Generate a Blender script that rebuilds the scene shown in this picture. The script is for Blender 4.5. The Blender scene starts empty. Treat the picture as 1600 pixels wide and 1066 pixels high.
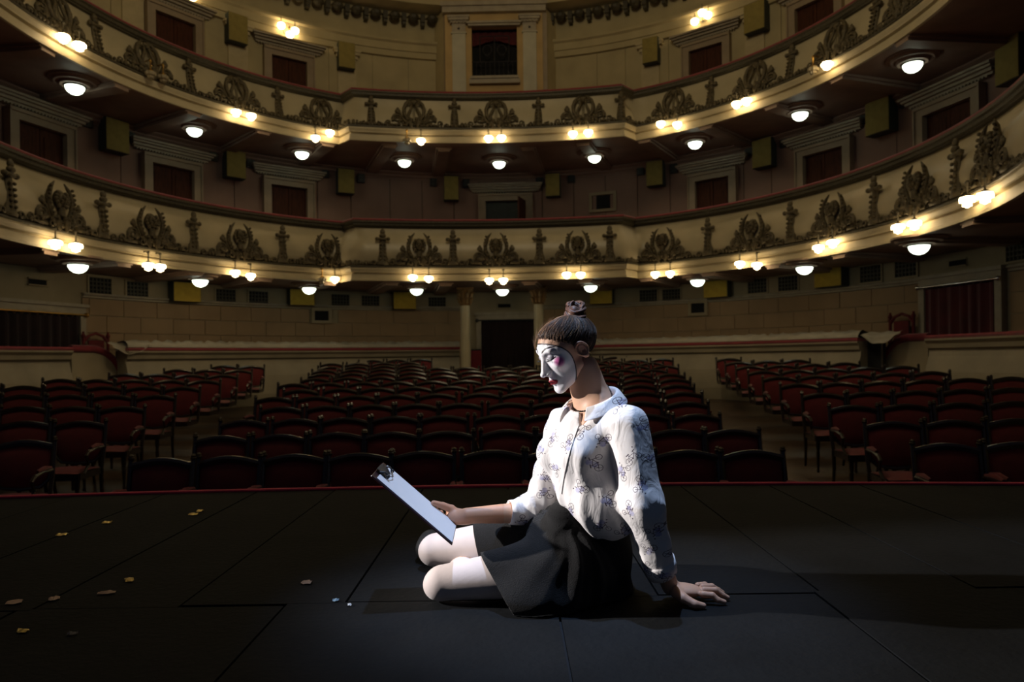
import bpy, bmesh, math, random
import numpy as np
from mathutils import Vector, Matrix
from mathutils.bvhtree import BVHTree
random.seed(7); np.random.seed(7)
PI = math.pi
SC = bpy.context.scene
COL = SC.collection
R_ = math.radians

# ------------------------------------------------------------------ camera, world, light, exposure
FPX, HZN, ROLL, EYE = 1100.0, 560.0, 0.013, 0.70
cam_d = bpy.data.cameras.new('camera'); cam = bpy.data.objects.new('camera', cam_d); COL.objects.link(cam)
cam_d.sensor_width = 36; cam_d.lens = FPX / 1600 * 36; cam_d.shift_y = (HZN - 533) / 1600
cam_d.clip_end = 200; cam_d.clip_start = 0.05
cam_d.dof.use_dof = True; cam_d.dof.focus_distance = 2.03; cam_d.dof.aperture_fstop = 4.5
cam.matrix_world = Matrix.Translation((0, 0, EYE)) @ Matrix.Rotation(PI / 2, 4, 'X') @ Matrix.Rotation(-ROLL, 4, 'Z')
SC.camera = cam

world = bpy.data.worlds.new('world'); SC.world = world; world.use_nodes = True
world.node_tree.nodes['Background'].inputs[0].default_value = (0.35, 0.55, 1.0, 1)
world.node_tree.nodes['Background'].inputs[1].default_value = 0.03
SC.view_settings.view_transform = 'Standard'; SC.view_settings.look = 'None'
SC.view_settings.exposure = 0.0; SC.view_settings.gamma = 1.0; SC.view_settings.use_curve_mapping = False
SC.cycles.use_denoising = True
SC.cycles.max_bounces = 6; SC.cycles.sample_clamp_indirect = 4.0

def lamp(name, kind, loc, target, energy, color, **kw):
    l = bpy.data.lights.new(name, kind); l.energy = energy; l.color = color
    for k, v in kw.items(): setattr(l, k, v)
    o = bpy.data.objects.new(name, l); COL.objects.link(o); o.location = loc
    o.rotation_euler = (Vector(target) - Vector(loc)).to_track_quat('-Z', 'Y').to_euler()
    return o
# the stage profile spot from the left wing: hard low beam
lamp('stage_spot_beam', 'SPOT', (-5.0, 2.22, 2.15), (0.22, 2.04, 0.46), 2200, (1.0, 0.95, 0.92),
     spot_size=R_(17), spot_blend=0.6, shadow_soft_size=0.05)
# a cold stage flood straight above her
lamp('stage_blue_flood', 'SPOT', (-0.10, 2.35, 5.0), (0.16, 2.08, 0.3), 980, (0.45, 0.64, 1.0),
     spot_size=R_(22), spot_blend=1.0, shadow_soft_size=0.05, specular_factor=0.3)
# added fill light high under the ceiling, unseen source, lifts parapets and upper walls
lamp('house_fill_light', 'POINT', (-0.47, 7.4, 9.6), (0, 0, 0), 380, (1.0, 0.82, 0.52), shadow_soft_size=0.9)

# ------------------------------------------------------------------ pixel helpers (a pixel of the photograph and a distance give a place)
def uv(px, py):
    sx = (px - 800) / FPX; sy = (HZN - py) / FPX
    return sx + ROLL * sy, sy - ROLL * sx
def Q(px, py, d):
    u, v = uv(px, py); return Vector((u * d, d, EYE + v * d))
def floor_pt(px, py, z=0.0):
    u, v = uv(px, py); d = (z - EYE) / v; return Vector((u * d, d, z))
CX, CY = -0.47, 9.8
def wall_phi(px, py, R):
    u, v = uv(px, py)
    a = 1 + u * u; b = -2 * (u * CX + CY); c = CX * CX + CY * CY - R * R
    d = (-b + math.sqrt(max(b * b - 4 * a * c, 0))) / (2 * a)
    return math.atan2(u * d - CX, d - CY), EYE + v * d, d
def frame_at(phi, R, z):
    return Matrix.Translation((CX + R * math.sin(phi), CY + R * math.cos(phi), z)) @ Matrix.Rotation(-phi, 4, 'Z')

# ------------------------------------------------------------------ materials
MATS = {}
def mat(name, col, rough=0.6, metal=0.0, var=0.25, scale=8.0, bump=0.0, bscale=60.0, emit=0.0, ecol=None, col2=None, sheen=0.0, spec=0.5, stretch=None, sss=0.0):
    if name in MATS: return MATS[name]
    m = bpy.data.materials.new(name); m.use_nodes = True; MATS[name] = m
    nt = m.node_tree; N = nt.nodes; L = nt.links; b = N['Principled BSDF']
    tc = N.new('ShaderNodeTexCoord'); mp = N.new('ShaderNodeMapping'); L.new(tc.outputs['Object'], mp.inputs['Vector'])
    if stretch: mp.inputs['Scale'].default_value = stretch
    nz = N.new('ShaderNodeTexNoise'); nz.inputs['Scale'].default_value = scale; nz.inputs['Detail'].default_value = 5
    L.new(mp.outputs[0], nz.inputs['Vector'])
    rp = N.new('ShaderNodeValToRGB'); L.new(nz.outputs['Fac'], rp.inputs[0])
    rp.color_ramp.elements[0].position = 0.3; rp.color_ramp.elements[1].position = 0.7
    c2 = col2 if col2 else tuple(min(1, c * (1 + var)) for c in col); c1 = tuple(c * (1 - var) for c in col) if not col2 else col
    rp.color_ramp.elements[0].color = (*c1, 1); rp.color_ramp.elements[1].color = (*c2, 1)
    L.new(rp.outputs[0], b.inputs['Base Color'])
    b.inputs['Roughness'].default_value = rough; b.inputs['Metallic'].default_value = metal
    b.inputs['Specular IOR Level'].default_value = spec
    if sheen: b.inputs['Sheen Weight'].default_value = sheen
    if sss:
        b.inputs['Subsurface Weight'].default_value = sss; b.inputs['Subsurface Radius'].default_value = (0.012, 0.004, 0.002)
    if bump:
        n2 = N.new('ShaderNodeTexNoise'); n2.inputs['Scale'].default_value = bscale; n2.inputs['Detail'].default_value = 4
        L.new(mp.outputs[0], n2.inputs['Vector'])
        bp = N.new('ShaderNodeBump'); bp.inputs['Strength'].default_value = bump; bp.inputs['Distance'].default_value = 0.01
        L.new(n2.outputs['Fac'], bp.inputs['Height']); L.new(bp.outputs[0], b.inputs['Normal'])
    if emit:
        b.inputs['Emission Color'].default_value = (*(ecol or col), 1); b.inputs['Emission Strength'].default_value = emit
    return m

M_STAGE = mat('stage_black_boards', (0.0058, 0.0066, 0.0076), 0.8, var=0.35, scale=3.0, bump=0.25, bscale=45, spec=0.12)
M_GAP = mat('stage_gap_dark', (0.006, 0.006, 0.008), 0.9, var=0.2)
M_REDTRIM = mat('red_velvet_trim', (0.20, 0.008, 0.018), 0.8, var=0.2, sheen=0.4)
M_EDGE = mat('stage_edge_red', (0.55, 0.02, 0.06), 0.7, var=0.2, sheen=0.3)
M_PARQ = mat('hall_parquet', (0.055, 0.034, 0.02), 0.45, var=0.4, scale=3, stretch=(1, 6, 1), bump=0.1)
M_WALL0 = mat('ashlar_cream_plaster', (0.34, 0.23, 0.13), 0.8, var=0.1, scale=2, bump=0.1)
M_WALL0B = mat('frieze_grey_plaster', (0.34, 0.28, 0.18), 0.8, var=0.1, scale=2)
M_WALL1 = mat('mauve_plaster', (0.27, 0.17, 0.13), 0.8, var=0.1, scale=2, bump=0.05)
M_WALL2 = mat('straw_plaster', (0.44, 0.37, 0.21), 0.8, var=0.1, scale=2, bump=0.05)
M_PAINT = mat('parapet_cream_paint', (0.44, 0.38, 0.25), 0.38, var=0.14, scale=1.5, bump=0.12, bscale=12)
M_FASCIA = mat('fascia_cream_paint', (0.50, 0.43, 0.28), 0.55, var=0.1, scale=3, bump=0.25, bscale=20)
M_MOULD = mat('dark_gilt_moulding', (0.055, 0.047, 0.028), 0.5, var=0.4, scale=30, bump=0.6, bscale=70)
M_ORN = mat('bronzed_plaster_ornament', (0.085, 0.066, 0.033), 0.55, var=0.45, scale=25, bump=0.7, bscale=90)
M_SOFFIT = mat('maroon_soffit', (0.24, 0.155, 0.12), 0.6, var=0.2, scale=2, bump=0.05)
M_SOFFIT2 = mat('maroon_soffit_beam', (0.26, 0.18, 0.14), 0.6, var=0.2, scale=2)
M_STONE = mat('pale_door_surround', (0.32, 0.25, 0.17), 0.6, var=0.12, scale=4)
M_CORN = mat('pale_cornice', (0.36, 0.31, 0.23), 0.55, var=0.12, scale=6, bump=0.2)
M_WOOD = mat('door_brown_wood', (0.06, 0.018, 0.008), 0.65, spec=0.2, var=0.35, scale=5, stretch=(6, 6, 1), bump=0.1)
M_LOGE = mat('loge_grey_cream_paint', (0.26, 0.22, 0.15), 0.55, var=0.15, scale=2, bump=0.15, bscale=12)
M_VOID = mat('dark_opening', (0.004, 0.004, 0.005), 0.9, var=0.1)
M_YEL = mat('mustard_speaker_cloth', (0.50, 0.35, 0.05), 0.9, var=0.12, scale=10, bump=0.4, bscale=200)
M_YEL2 = mat('olive_speaker_cloth', (0.30, 0.24, 0.07), 0.9, var=0.12, scale=10, bump=0.4, bscale=200)
M_BOX = mat('speaker_dark_cabinet', (0.035, 0.045, 0.038), 0.6, var=0.2)
M_BLK = mat('black_metal', (0.02, 0.02, 0.022), 0.45, var=0.2)
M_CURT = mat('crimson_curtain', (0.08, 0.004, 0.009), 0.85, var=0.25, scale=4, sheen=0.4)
M_CHROME = mat('chrome', (0.7, 0.7, 0.7), 0.2, 1.0, var=0.05)
M_BRASS = mat('brass', (0.55, 0.33, 0.09), 0.3, 1.0, var=0.2)
M_LAMPW = mat('warm_lamp_glass_lit', (1, 0.85, 0.6), 0.3, emit=13.0, ecol=(1.0, 0.74, 0.40))
M_LAMPOFF = mat('lamp_glass_unlit', (0.35, 0.30, 0.2), 0.2, var=0.2)
M_LAMPC = mat('bowl_lamp_glass_lit', (1, 1, 0.9), 0.3, emit=5.0, ecol=(0.90, 1.0, 0.78))
M_CHW = mat('chair_black_wood', (0.022, 0.016, 0.014), 0.28, var=0.35, scale=14, spec=0.6)
M_CHR = mat('chair_crimson_velvet', (0.13, 0.008, 0.011), 0.9, var=0.22, scale=9, sheen=0.25, bump=0.15, bscale=150)
M_SHEET = mat('white_dust_sheet', (0.36, 0.32, 0.25), 0.85, var=0.1, scale=5, bump=0.3, bscale=12)
M_OCHRE = mat('ochre_plaster', (0.52, 0.36, 0.16), 0.8, var=0.1, scale=3)
M_GREYST = mat('grey_green_pilaster', (0.50, 0.47, 0.36), 0.7, var=0.1, scale=3)
M_IRON = mat('wrought_iron', (0.07, 0.07, 0.08), 0.5, 0.6, var=0.2)

# ------------------------------------------------------------------ mesh builder
class MB:
    def __init__(s): s.v = []; s.f = []
    def quadgrid(s, P, closeu=False, closev=False, flip=False):
        nu = len(P); nv = len(P[0]); b = len(s.v)
        for r in P: s.v.extend([tuple(p) for p in r])
        for i in range(nu if closeu else nu - 1):
            for j in range(nv if closev else nv - 1):
                a = b + i * nv + j; c = b + i * nv + (j + 1) % nv
                d = b + ((i + 1) % nu) * nv + (j + 1) % nv; e = b + ((i + 1) % nu) * nv + j
                s.f.append((a, e, d, c) if flip else (a, c, d, e))
        return s
    def box(s, lo, hi, M=None, bev=0.0):
        b = len(s.v); x0, y0, z0 = lo; x1, y1, z1 = hi
        for x, y, z in ((x0, y0, z0), (x1, y0, z0), (x1, y1, z0), (x0, y1, z0), (x0, y0, z1), (x1, y0, z1), (x1, y1, z1), (x0, y1, z1)):
            p = Vector((x, y, z)); s.v.append(tuple(M @ p if M else p))
        for q in ((3, 2, 1, 0), (4, 5, 6, 7), (0, 1, 5, 4), (1, 2, 6, 5), (2, 3, 7, 6), (3, 0, 4, 7)): s.f.append(tuple(b + i for i in q))
        return s
    def lathe(s, prof, c=(0, 0, 0), n=12, M=None, flute=0, famp=0.0, sy=1.0):
        P = []
        for r, z in prof:
            row = []
            for k in range(n):
                a = 2 * PI * k / n; rr = r * (1 + famp * math.cos(flute * a)) if flute else r
                p = Vector((c[0] + rr * math.cos(a), c[1] + rr * math.sin(a) * sy, c[2] + z))
                row.append(M @ p if M else p)
            P.append(row)
        s.quadgrid(P, closev=True)
        b = len(s.v)
        for row, fl in ((P[0], True), (P[-1], False)):
            i0 = len(s.v) - 0
            s.v.extend([tuple(p) for p in row]); idx = list(range(i0, i0 + n)); s.f.append(tuple(reversed(idx)) if fl else tuple(idx))
        return s
    def ball(s, c, r, n=8, m=5, M=None, sc=(1, 1, 1)):
        P = []
        for i in range(m + 1):
            t = PI * i / m; z = -math.cos(t); q = max(math.sin(t), 0.02)
            P.append([(lambda p: (M @ p if M else p))(Vector((c[0] + r * sc[0] * q * math.cos(2 * PI * k / n), c[1] + r * sc[1] * q * math.sin(2 * PI * k / n), c[2] + r * sc[2] * z))) for k in range(n)])
        return s.quadgrid(P, closev=True)
    def tube(s, pts, rad, n=6, M=None, cap=True, flat=1.0):
        pts = [Vector(p) for p in pts]; m = len(pts)
        if not hasattr(rad, '__len__'): rad = [rad] * m
        P = []; up = Vector((0, 0, 1)); prev = None
        for i, p in enumerate(pts):
            t = (pts[min(i + 1, m - 1)] - pts[max(i - 1, 0)]).normalized()
            if prev is None:
                a = t.cross(up)
                if a.length < 0.1: a = t.cross(Vector((0, 1, 0)))
            else: a = prev - t * prev.dot(t)
            a.normalize(); prev = a; bb = t.cross(a)
            P.append([(lambda q: (M @ q if M else q))(p + a * (rad[i] * math.cos(2 * PI * k / n)) + bb * (rad[i] * flat * math.sin(2 * PI * k / n))) for k in range(n)])
        s.quadgrid(P, closev=True, flip=True)
        if cap:
            for row, fl in ((P[0], False), (P[-1], True)):
                i0 = len(s.v); s.v.extend([tuple(p) for p in row]); idx = list(range(i0, i0 + n)); s.f.append(tuple(reversed(idx)) if fl else tuple(idx))
        return s
    def mesh(s, name, m, smooth=False):
        me = bpy.data.meshes.new(name); me.from_pydata([tuple(p) for p in s.v], [], s.f); me.update()
        if m: me.materials.append(m)
        if smooth: me.shade_smooth()
        return me
    def build(s, name, m, parent=None, smooth=False, loc=None):
        o = bpy.data.objects.new(name, s.mesh(name, m, smooth)); COL.objects.link(o)
        if parent: o.parent = parent
        if loc is not None: o.location = loc
        return o
def tag(o, label=None, cat=None, group=None, kind=None):
    if label: o['label'] = label
    if cat: o['category'] = cat
    if group: o['group'] = group
    if kind: o['kind'] = kind
    return o
def thing(name, label, cat, M=None, group=None, kind=None):
    o = bpy.data.objects.new(name, None); COL.objects.link(o); o.empty_display_size = 0.1
    if M is not None: o.matrix_world = M
    return tag(o, label, cat, group, kind)
def copy_tree(o, M):
    c = o.copy(); COL.objects.link(c); c.matrix_world = M
    def rec(src, dst):
        for ch in src.children:
            k = ch.copy(); COL.objects.link(k); k.parent = dst; k.matrix_parent_inverse = ch.matrix_parent_inverse.copy(); rec(ch, k)
    rec(o, c); return c
ORD = ['first', 'second', 'third', 'fourth', 'fifth', 'sixth', 'seventh', 'eighth', 'ninth', 'tenth', 'eleventh', 'twelfth', 'thirteenth', 'fourteenth', 'fifteenth']

# plan curves and sweeps -------------------------------------------------------------
def arc_plan(R, p0, p1, step=2.0):
    n = max(2, int(abs(p1 - p0) / R_(step)) + 1)
    return [(CX + R * math.sin(p0 + (p1 - p0) * i / n), CY + R * math.cos(p0 + (p1 - p0) * i / n)) for i in range(n + 1)]
def normals(plan):
    out = []
    for i in range(len(plan)):
        n = Vector((0, 0))
        seg = []
        for a, b in ((i - 1, i), (i, i + 1)):
            if a >= 0 and b < len(plan):
                t = Vector(plan[b]) - Vector(plan[a]); t.normalize(); seg.append(Vector((t.y, -t.x)))
        n = sum(seg, Vector((0, 0))); n.normalize(); k = 1 / max(0.5, n.dot(seg[0])); out.append(n * k)
    return out
def sweep(mb, plan, prof, closed=False, caps=True):
    nn = normals(plan)
    P = [[(x + n.x * o, y + n.y * o, z) for o, z in prof] for (x, y), n in zip(plan, nn)]
    mb.quadgrid(P, closev=closed)
    if caps and closed:
        for row, fl in ((P[0], True), (P[-1], False)):
            i0 = len(mb.v); mb.v.extend(row); idx = list(range(i0, i0 + len(row))); mb.f.append(tuple(idx) if fl else tuple(reversed(idx)))
    return mb

# ================================================================== STAGE
def stage_far(x): return 3.83 - x * x / 50.0
floor = thing('floor', 'black painted stage floor of long boards butted edge to edge', None, kind='structure')
base = MB(); base.box((-4.2, -1.6, -0.12), (4.2, 2.03, -0.012)); 
P = []
for i in range(25):
    x = -4.2 + 8.4 * i / 24; P.append([(x, 2.03, -0.012), (x, stage_far(x), -0.012), (x, stage_far(x), -1.05)])
base.quadgrid(P); base.build('stage_base', M_GAP, floor)
def panel(x0, x1, y0, y1, far):
    mb = MB(); g = 0.0035; z = random.uniform(-0.0012, 0.0012); rows = []
    a = (x0 + g, x1 - g)
    ya = [(stage_far(x) - 0.002 if far else y1 - g) for x in a]
    v = [(a[0], y0 + g, z), (a[1], y0 + g, z), (a[1], ya[1], z), (a[0], ya[0], z)]
    mb.v = v + [(x, y, -0.012) for x, y, _ in v]; mb.f = [(0, 1, 2, 3), (0, 4, 5, 1), (1, 5, 6, 2), (2, 6, 7, 3), (3, 7, 4, 0)]
    mb.build('board', M_STAGE, floor)
def seam(x): return 2.05 + 0.03 * x
xs_far = [-4.2, -3.75, -3.28, -2.80, -2.33, -1.86, -1.38, -0.965, -0.49, -0.03, 0.42, 0.90, 1.37, 1.84, 2.31, 2.78, 3.25, 3.72, 4.2]
for a, b in zip(xs_far, xs_far[1:]): panel(a, b, seam((a + b) / 2), 0, True)
xs_near = [-4.2, -3.0, -2.2, -1.42, -0.66, 0.12, 0.88, 1.62, 2.4, 3.2, 4.2]
for a, b in zip(xs_near, xs_near[1:]):
    panel(a, b, 0.9, seam((a + b) / 2), False); panel(a, b, -1.6, 0.9, False)
tr = MB(); tr.tube([(x, stage_far(x) + 0.006, 0.004) for x in np.linspace(-4.2, 4.2, 41)], 0.011, n=8)
tag(tr.build('trim_1', M_EDGE, smooth=True), 'thin red velvet edging along the front of the stage', kind='structure')

# ================================================================== HALL FLOOR (raked)
def hall_z(y, x=0.0): return 0.035 * max(0.0, abs(x - CX) - 3.4) - 0.985 + 0.080 * (min(y, 9.6) - 5.6) + 0.064 * max(0, y - 9.6)
mb = MB(); mb.quadgrid([[(x, y, hall_z(y, x)) for x in (-9.5, CX - 3.4, CX + 3.4, 9.0)] for y in (3.4, 5.6, 9.6, 12, 19)])
tag(mb.build('floor', M_PARQ), 'brown parquet floor of the auditorium rising to the back', kind='structure')

# ================================================================== WALLS (three storeys on one curve)
RW = 8.3
HB1, HB2 = 1.70 + EYE, 4.70 + EYE            # undersides of the two balconies
W_A = R_(131)
def curved_slab(name, m, parent, p0, p1, z0, z1, r0, th, step=3.0):
    mb = MB(); plan = arc_plan(r0, p0, p1, step)
    sweep(mb, plan, [(0, z0), (th, z0), (th, z1), (0, z1)], closed=True)
    return mb.build(name, m, parent)
def curved_mould(name, m, parent, p0, p1, z, prof, r0=RW, step=2.0):
    mb = MB(); sweep(mb, arc_plan(r0, p0, p1, step), [(o, z + dz) for o, dz in prof]); return mb.build(name, m, parent)

w0 = thing('wall_back', 'curved cream ground floor wall scored into ashlar blocks', None, kind='structure')
mb = MB(); sweep(mb, arc_plan(RW, -W_A, W_A), [(0, -1.4), (0, HB1 + 0.05)]); mb.build('wall_core', M_WALL0B, w0)
ZL = 2.00                                     # ledge above the ashlar
blk = {}
skips = []                                    # (phi0, phi1, z0, z1) openings
def opening(px0, px1, py, R=RW):
    a = wall_phi(px0, py, R)[0]; b = wall_phi(px1, py, R)[0]; return a, b
OP_LEFT = opening(-60, 128, 530); OP_RIGHT = opening(1443, 1580, 480); OP_MID = opening(730, 842, 530)
OP_BOXL = opening(488, 516, 493); OP_BOXR = opening(1076, 1106, 481)
bh = 0.325; bw = R_(4.75)
n = 0
for r in range(6):
    z1 = ZL - 0.06 - r * bh; z0 = z1 - bh
    k = 0; a = -R_(84) + (bw / 2 if r % 2 else 0)
    while a < R_(84):
        lo, hi = a + 0.0007, a + bw - 0.0007
        for o0, o1 in (OP_LEFT, OP_RIGHT, OP_MID):
            if lo < o0 < hi: hi = o0
            if lo < o1 < hi: lo = o1
            if lo >= o0 and hi <= o1: hi = lo
        if r == 0:
            for o0, o1 in (OP_BOXL, OP_BOXR):
                if lo < o0 < hi: hi = o0
                elif lo < o1 < hi: lo = o1
        if hi - lo > 0.01:
            curved_slab('block', M_WALL0, w0, lo, hi, z0 + 0.007, z1 - 0.007, RW - 0.0, 0.022 + random.uniform(0, 0.004)); n += 1
        a += bw
for a, b in ((-W_A, OP_LEFT[0]), (OP_LEFT[1], OP_MID[0]), (OP_MID[1], OP_RIGHT[0]), (OP_RIGHT[1], W_A)):
    curved_mould('ledge', M_CORN, w0, a, b, ZL, [(0, -0.06), (0.05, -0.05), (0.05, -0.02), (0.09, 0.0), (0.09, 0.03), (0, 0.05)])
w1 = thing('wall_back', 'curved mauve first balcony wall of tall panels', None, kind='structure')
ZF1 = HB1 + 0.35
mb = MB(); sweep(mb, arc_plan(RW, -W_A, W_A), [(0, HB1), (0, HB2 + 0.05)]); mb.build('wall_core', M_MOULD, w1)
a = -W_A
while a < W_A:
    b = a + R_(5.6) * random.choice((0.8, 1, 1.0, 1.2)); curved_slab('panel', M_WALL1, w1, a + 0.0011, b - 0.0011, ZF1, HB2 - 0.16, RW, 0.03); a = b
curved_mould('cornice', M_WALL1, w1, -W_A, W_A, HB2 - 0.16, [(0, 0), (0.06, 0.0), (0.06, 0.03), (0.12, 0.07), (0.12, 0.10), (0.2, 0.14), (0.2, 0.17)])
w2 = thing('wall_back', 'curved straw coloured upper wall under a heavy cornice', None, kind='structure')
ZF2 = HB2 + 0.35; ZT = 8.30
mb = MB(); sweep(mb, arc_plan(RW, -W_A, W_A), [(0, HB2), (0, 11.2)]); mb.build('wall_core', M_WALL2, w2)
a = -W_A
while a < W_A:
    b = a + R_(6.2) * random.choice((0.8, 1, 1.0, 1.2)); curved_slab('panel', M_WALL2, w2, a + 0.0010, b - 0.0010, ZF2, ZT, RW, 0.03); a = b
curved_mould('architrave', M_WALL2, w2, -W_A, W_A, ZT + 0.02, [(0, -0.02), (0.09, 0), (0.09, 0.14), (0.12, 0.15), (0.12, 0.32), (0.17, 0.36), (0.17, 0.42), (0, 0.45)])
curved_mould('cornice', M_WALL2, w2, -W_A, W_A, ZT + 1.05, [(0, 0), (0.1, 0.0), (0.14, 0.06), (0.62, 0.10), (0.62, 0.26), (0.72, 0.36), (0, 0.45)])
# modillions under the cornice, alternating big bosses and small brackets
k = 0; a = -R_(96); bos = None; brk = None
while a < R_(96):
    M = frame_at(a, RW - 0.0, ZT + 0.86) @ Matrix.Scale(0.74, 4)
    if bos is None:
        bos = MB().lathe([(0.02, 0.0), (0.10, 0.03), (0.17, 0.10), (0.19, 0.19), (0.15, 0.25)], c=(0, -0.3, 0), n=10).mesh('boss', M_MOULD)
        brk = MB().box((-0.075, -0.34, 0.02), (0.075, -0.02, 0.28)).box((-0.06, -0.28, -0.08), (0.06, -0.02, 0.03)).mesh('modillion', M_MOULD)
    o = bpy.data.objects.new('boss' if k % 2 == 0 else 'modillion', bos if k % 2 == 0 else brk); COL.objects.link(o); o.parent = w2; o.matrix_world = M
    a += R_(1.65); k += 1
# ceiling: shallow plaster dome over the hall and stage tower side
mb = MB(); rings = []
for i in range(9):
    t = i / 8; rings.append([(CX + 9.2 * (1 - t) * math.sin(2 * PI * j / 40), CY + 9.2 * (1 - t) * math.cos(2 * PI * j / 40), 10.9 + 1.6 * math.sin(t * PI / 2)) for j in range(40)])
mb.quadgrid(rings, closev=True); tag(mb.build('ceiling', M_WALL2), 'shallow plaster dome over the auditorium', kind='structure')

# ================================================================== BALCONIES
def bal_plan():
    pts = []
    p1 = math.asin(3.22 / 6.4)
    for i in range(44): 
        p = -R_(129) + (R_(129) - p1) * i / 43; pts.append((CX + 6.4 * math.sin(p), CY + 6.4 * math.cos(p)))
    for i in range(21):
        x = -2.92 + 5.84 * i / 20; pts.append((CX + x, CY + 5.56 - x * x / 24))
    for i in range(44):
        p = p1 + (R_(129) - p1) * i / 43; pts.append((CX + 6.4 * math.sin(p), CY + 6.4 * math.cos(p)))
    return pts
BPLAN = bal_plan(); BN = normals(BPLAN)
def hit_plan(px, py, plan=BPLAN, off=0.0):
    u, v = uv(px, py); best = None
    for (x0, y0), (x1, y1) in zip(plan, plan[1:]):
        # ray (u d, d)
        dx, dy = x1 - x0, y1 - y0; den = u * dy - dx
        if abs(den) < 1e-9: continue
        t = (x0 - u * y0) / den * -1
        t = (u * y0 - x0) / (dx - u * dy)
        if -1e-6 <= t <= 1 + 1e-6:
            d = y0 + t * dy
            if d > 0 and (best is None or d > best[0]):
                best = (d, (x0 + t * dx, y0 + t * dy), Vector((dx, dy)).normalized())
    d, p, t = best; n = Vector((t.y, -t.x))
    M = Matrix.Translation((p[0] + n.x * off, p[1] + n.y * off, 0)) @ Matrix.Rotation(math.atan2(t.y, t.x), 4, 'Z')
    return M, EYE + v * d, d
def plan_at(i): 
    return BPLAN[i], BN[i]

def balcony(name, zb, lower):
    T = 1.33 if lower else 1.13
    root = thing('balcony', name, None, Matrix.Identity(4), kind='structure')
    fas = [(-0.02, 0), (0.03, 0), (0.03, 0.04), (0.01, 0.05), (0.01, 0.135), (-0.03, 0.145), (-0.03, 0.165), (0.03, 0.18), (0.03, 0.20), (0.055, 0.25), (0.055, 0.28)]
    m = MB(); sweep(m, BPLAN, [(o, zb + z) for o, z in fas]); m.build('fascia', M_FASCIA, root)
    led = [(0.055, 0.28), (0.075, 0.29), (0.075, 0.315), (0.03, 0.34)]
    m = MB(); sweep(m, BPLAN, [(o, zb + z) for o, z in led]); m.build('ledge', M_MOULD, root)
    if lower: pan = [(0.0, 0.34), (0.03, 0.42), (0.055, 0.52), (0.055, 0.64), (0.02, 0.78), (-0.05, 0.92), (-0.12, 1.04), (-0.165, 1.17)]
    else: pan = [(0.0, 0.34), (-0.015, 0.44), (-0.05, 0.56), (-0.10, 0.70), (-0.14, 0.84), (-0.165, 0.985)]
    m = MB(); sweep(m, BPLAN, [(o, zb + z) for o, z in pan]); m.build('parapet_panel', M_PAINT, root, smooth=True)
    zt = pan[-1][1]
    cor = [(-0.165, zt), (-0.12, zt + 0.01), (-0.11, zt + 0.025), (-0.08, zt + 0.04), (-0.075, zt + 0.085), (-0.05, zt + 0.10), (-0.05, T - 0.015)]
    m = MB(); sweep(m, BPLAN, [(o, zb + z) for o, z in cor]); m.build('top_moulding', M_MOULD, root)
    rail = [(-0.05, T - 0.020), (-0.045, T + 0.0), (-0.07, T + 0.025), (-0.2, T + 0.02), (-0.24, T - 0.01), (-0.24, 0.35)]
    m = MB(); sweep(m, BPLAN, [(o, zb + z) for o, z in rail]); m.build('velvet_handrail', M_REDTRIM, root)
    # deck and soffit between parapet and wall
    P = []; P2 = []
    for (x, y), n_ in zip(BPLAN, BN):
        a = Vector((x - CX, y - CY)).normalized() * (RW - 0.0)
        P.append([(x, y, zb + 0.005), ((x + CX + a.x) / 2, (y + CY + a.y) / 2, zb + 0.02), (CX + a.x, CY + a.y, zb + 0.01)])
        P2.append([(x, y, zb + 0.33), (CX + a.x, CY + a.y, zb + 0.55)])
    m = MB(); m.quadgrid(P); m.build('soffit', M_SOFFIT, root)
    m = MB(); m.quadgrid(P2); m.build('deck', M_CHR, root)
    # radial beams below the soffit
    for deg in (-97, -84, -71, -58, -45, -32.5, -21, -9.5, 8.5, 20.5, 32, 44.5, 57.5, 70.5, 83.5, 96.5):
        a = R_(deg); M = frame_at(a, RW, zb)
        L = 1.9 if abs(deg) > 29 else 2.35
        m = MB().box((-0.13, -L, -0.075), (0.13, -0.1, 0.02), M).box((-0.17, -L, -0.03), (-0.13, -0.1, 0.02), M).box((0.13, -L, -0.03), (0.17, -0.1, 0.02), M)
        m.build('soffit_beam', M_SOFFIT2, root)
    return root
bal1 = balcony('lower balcony with bulging cream parapet, face ornaments and red velvet rail', HB1, True)
bal2 = balcony('upper balcony with cream parapet, lyre ornaments and red velvet rail', HB2, False)

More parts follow.
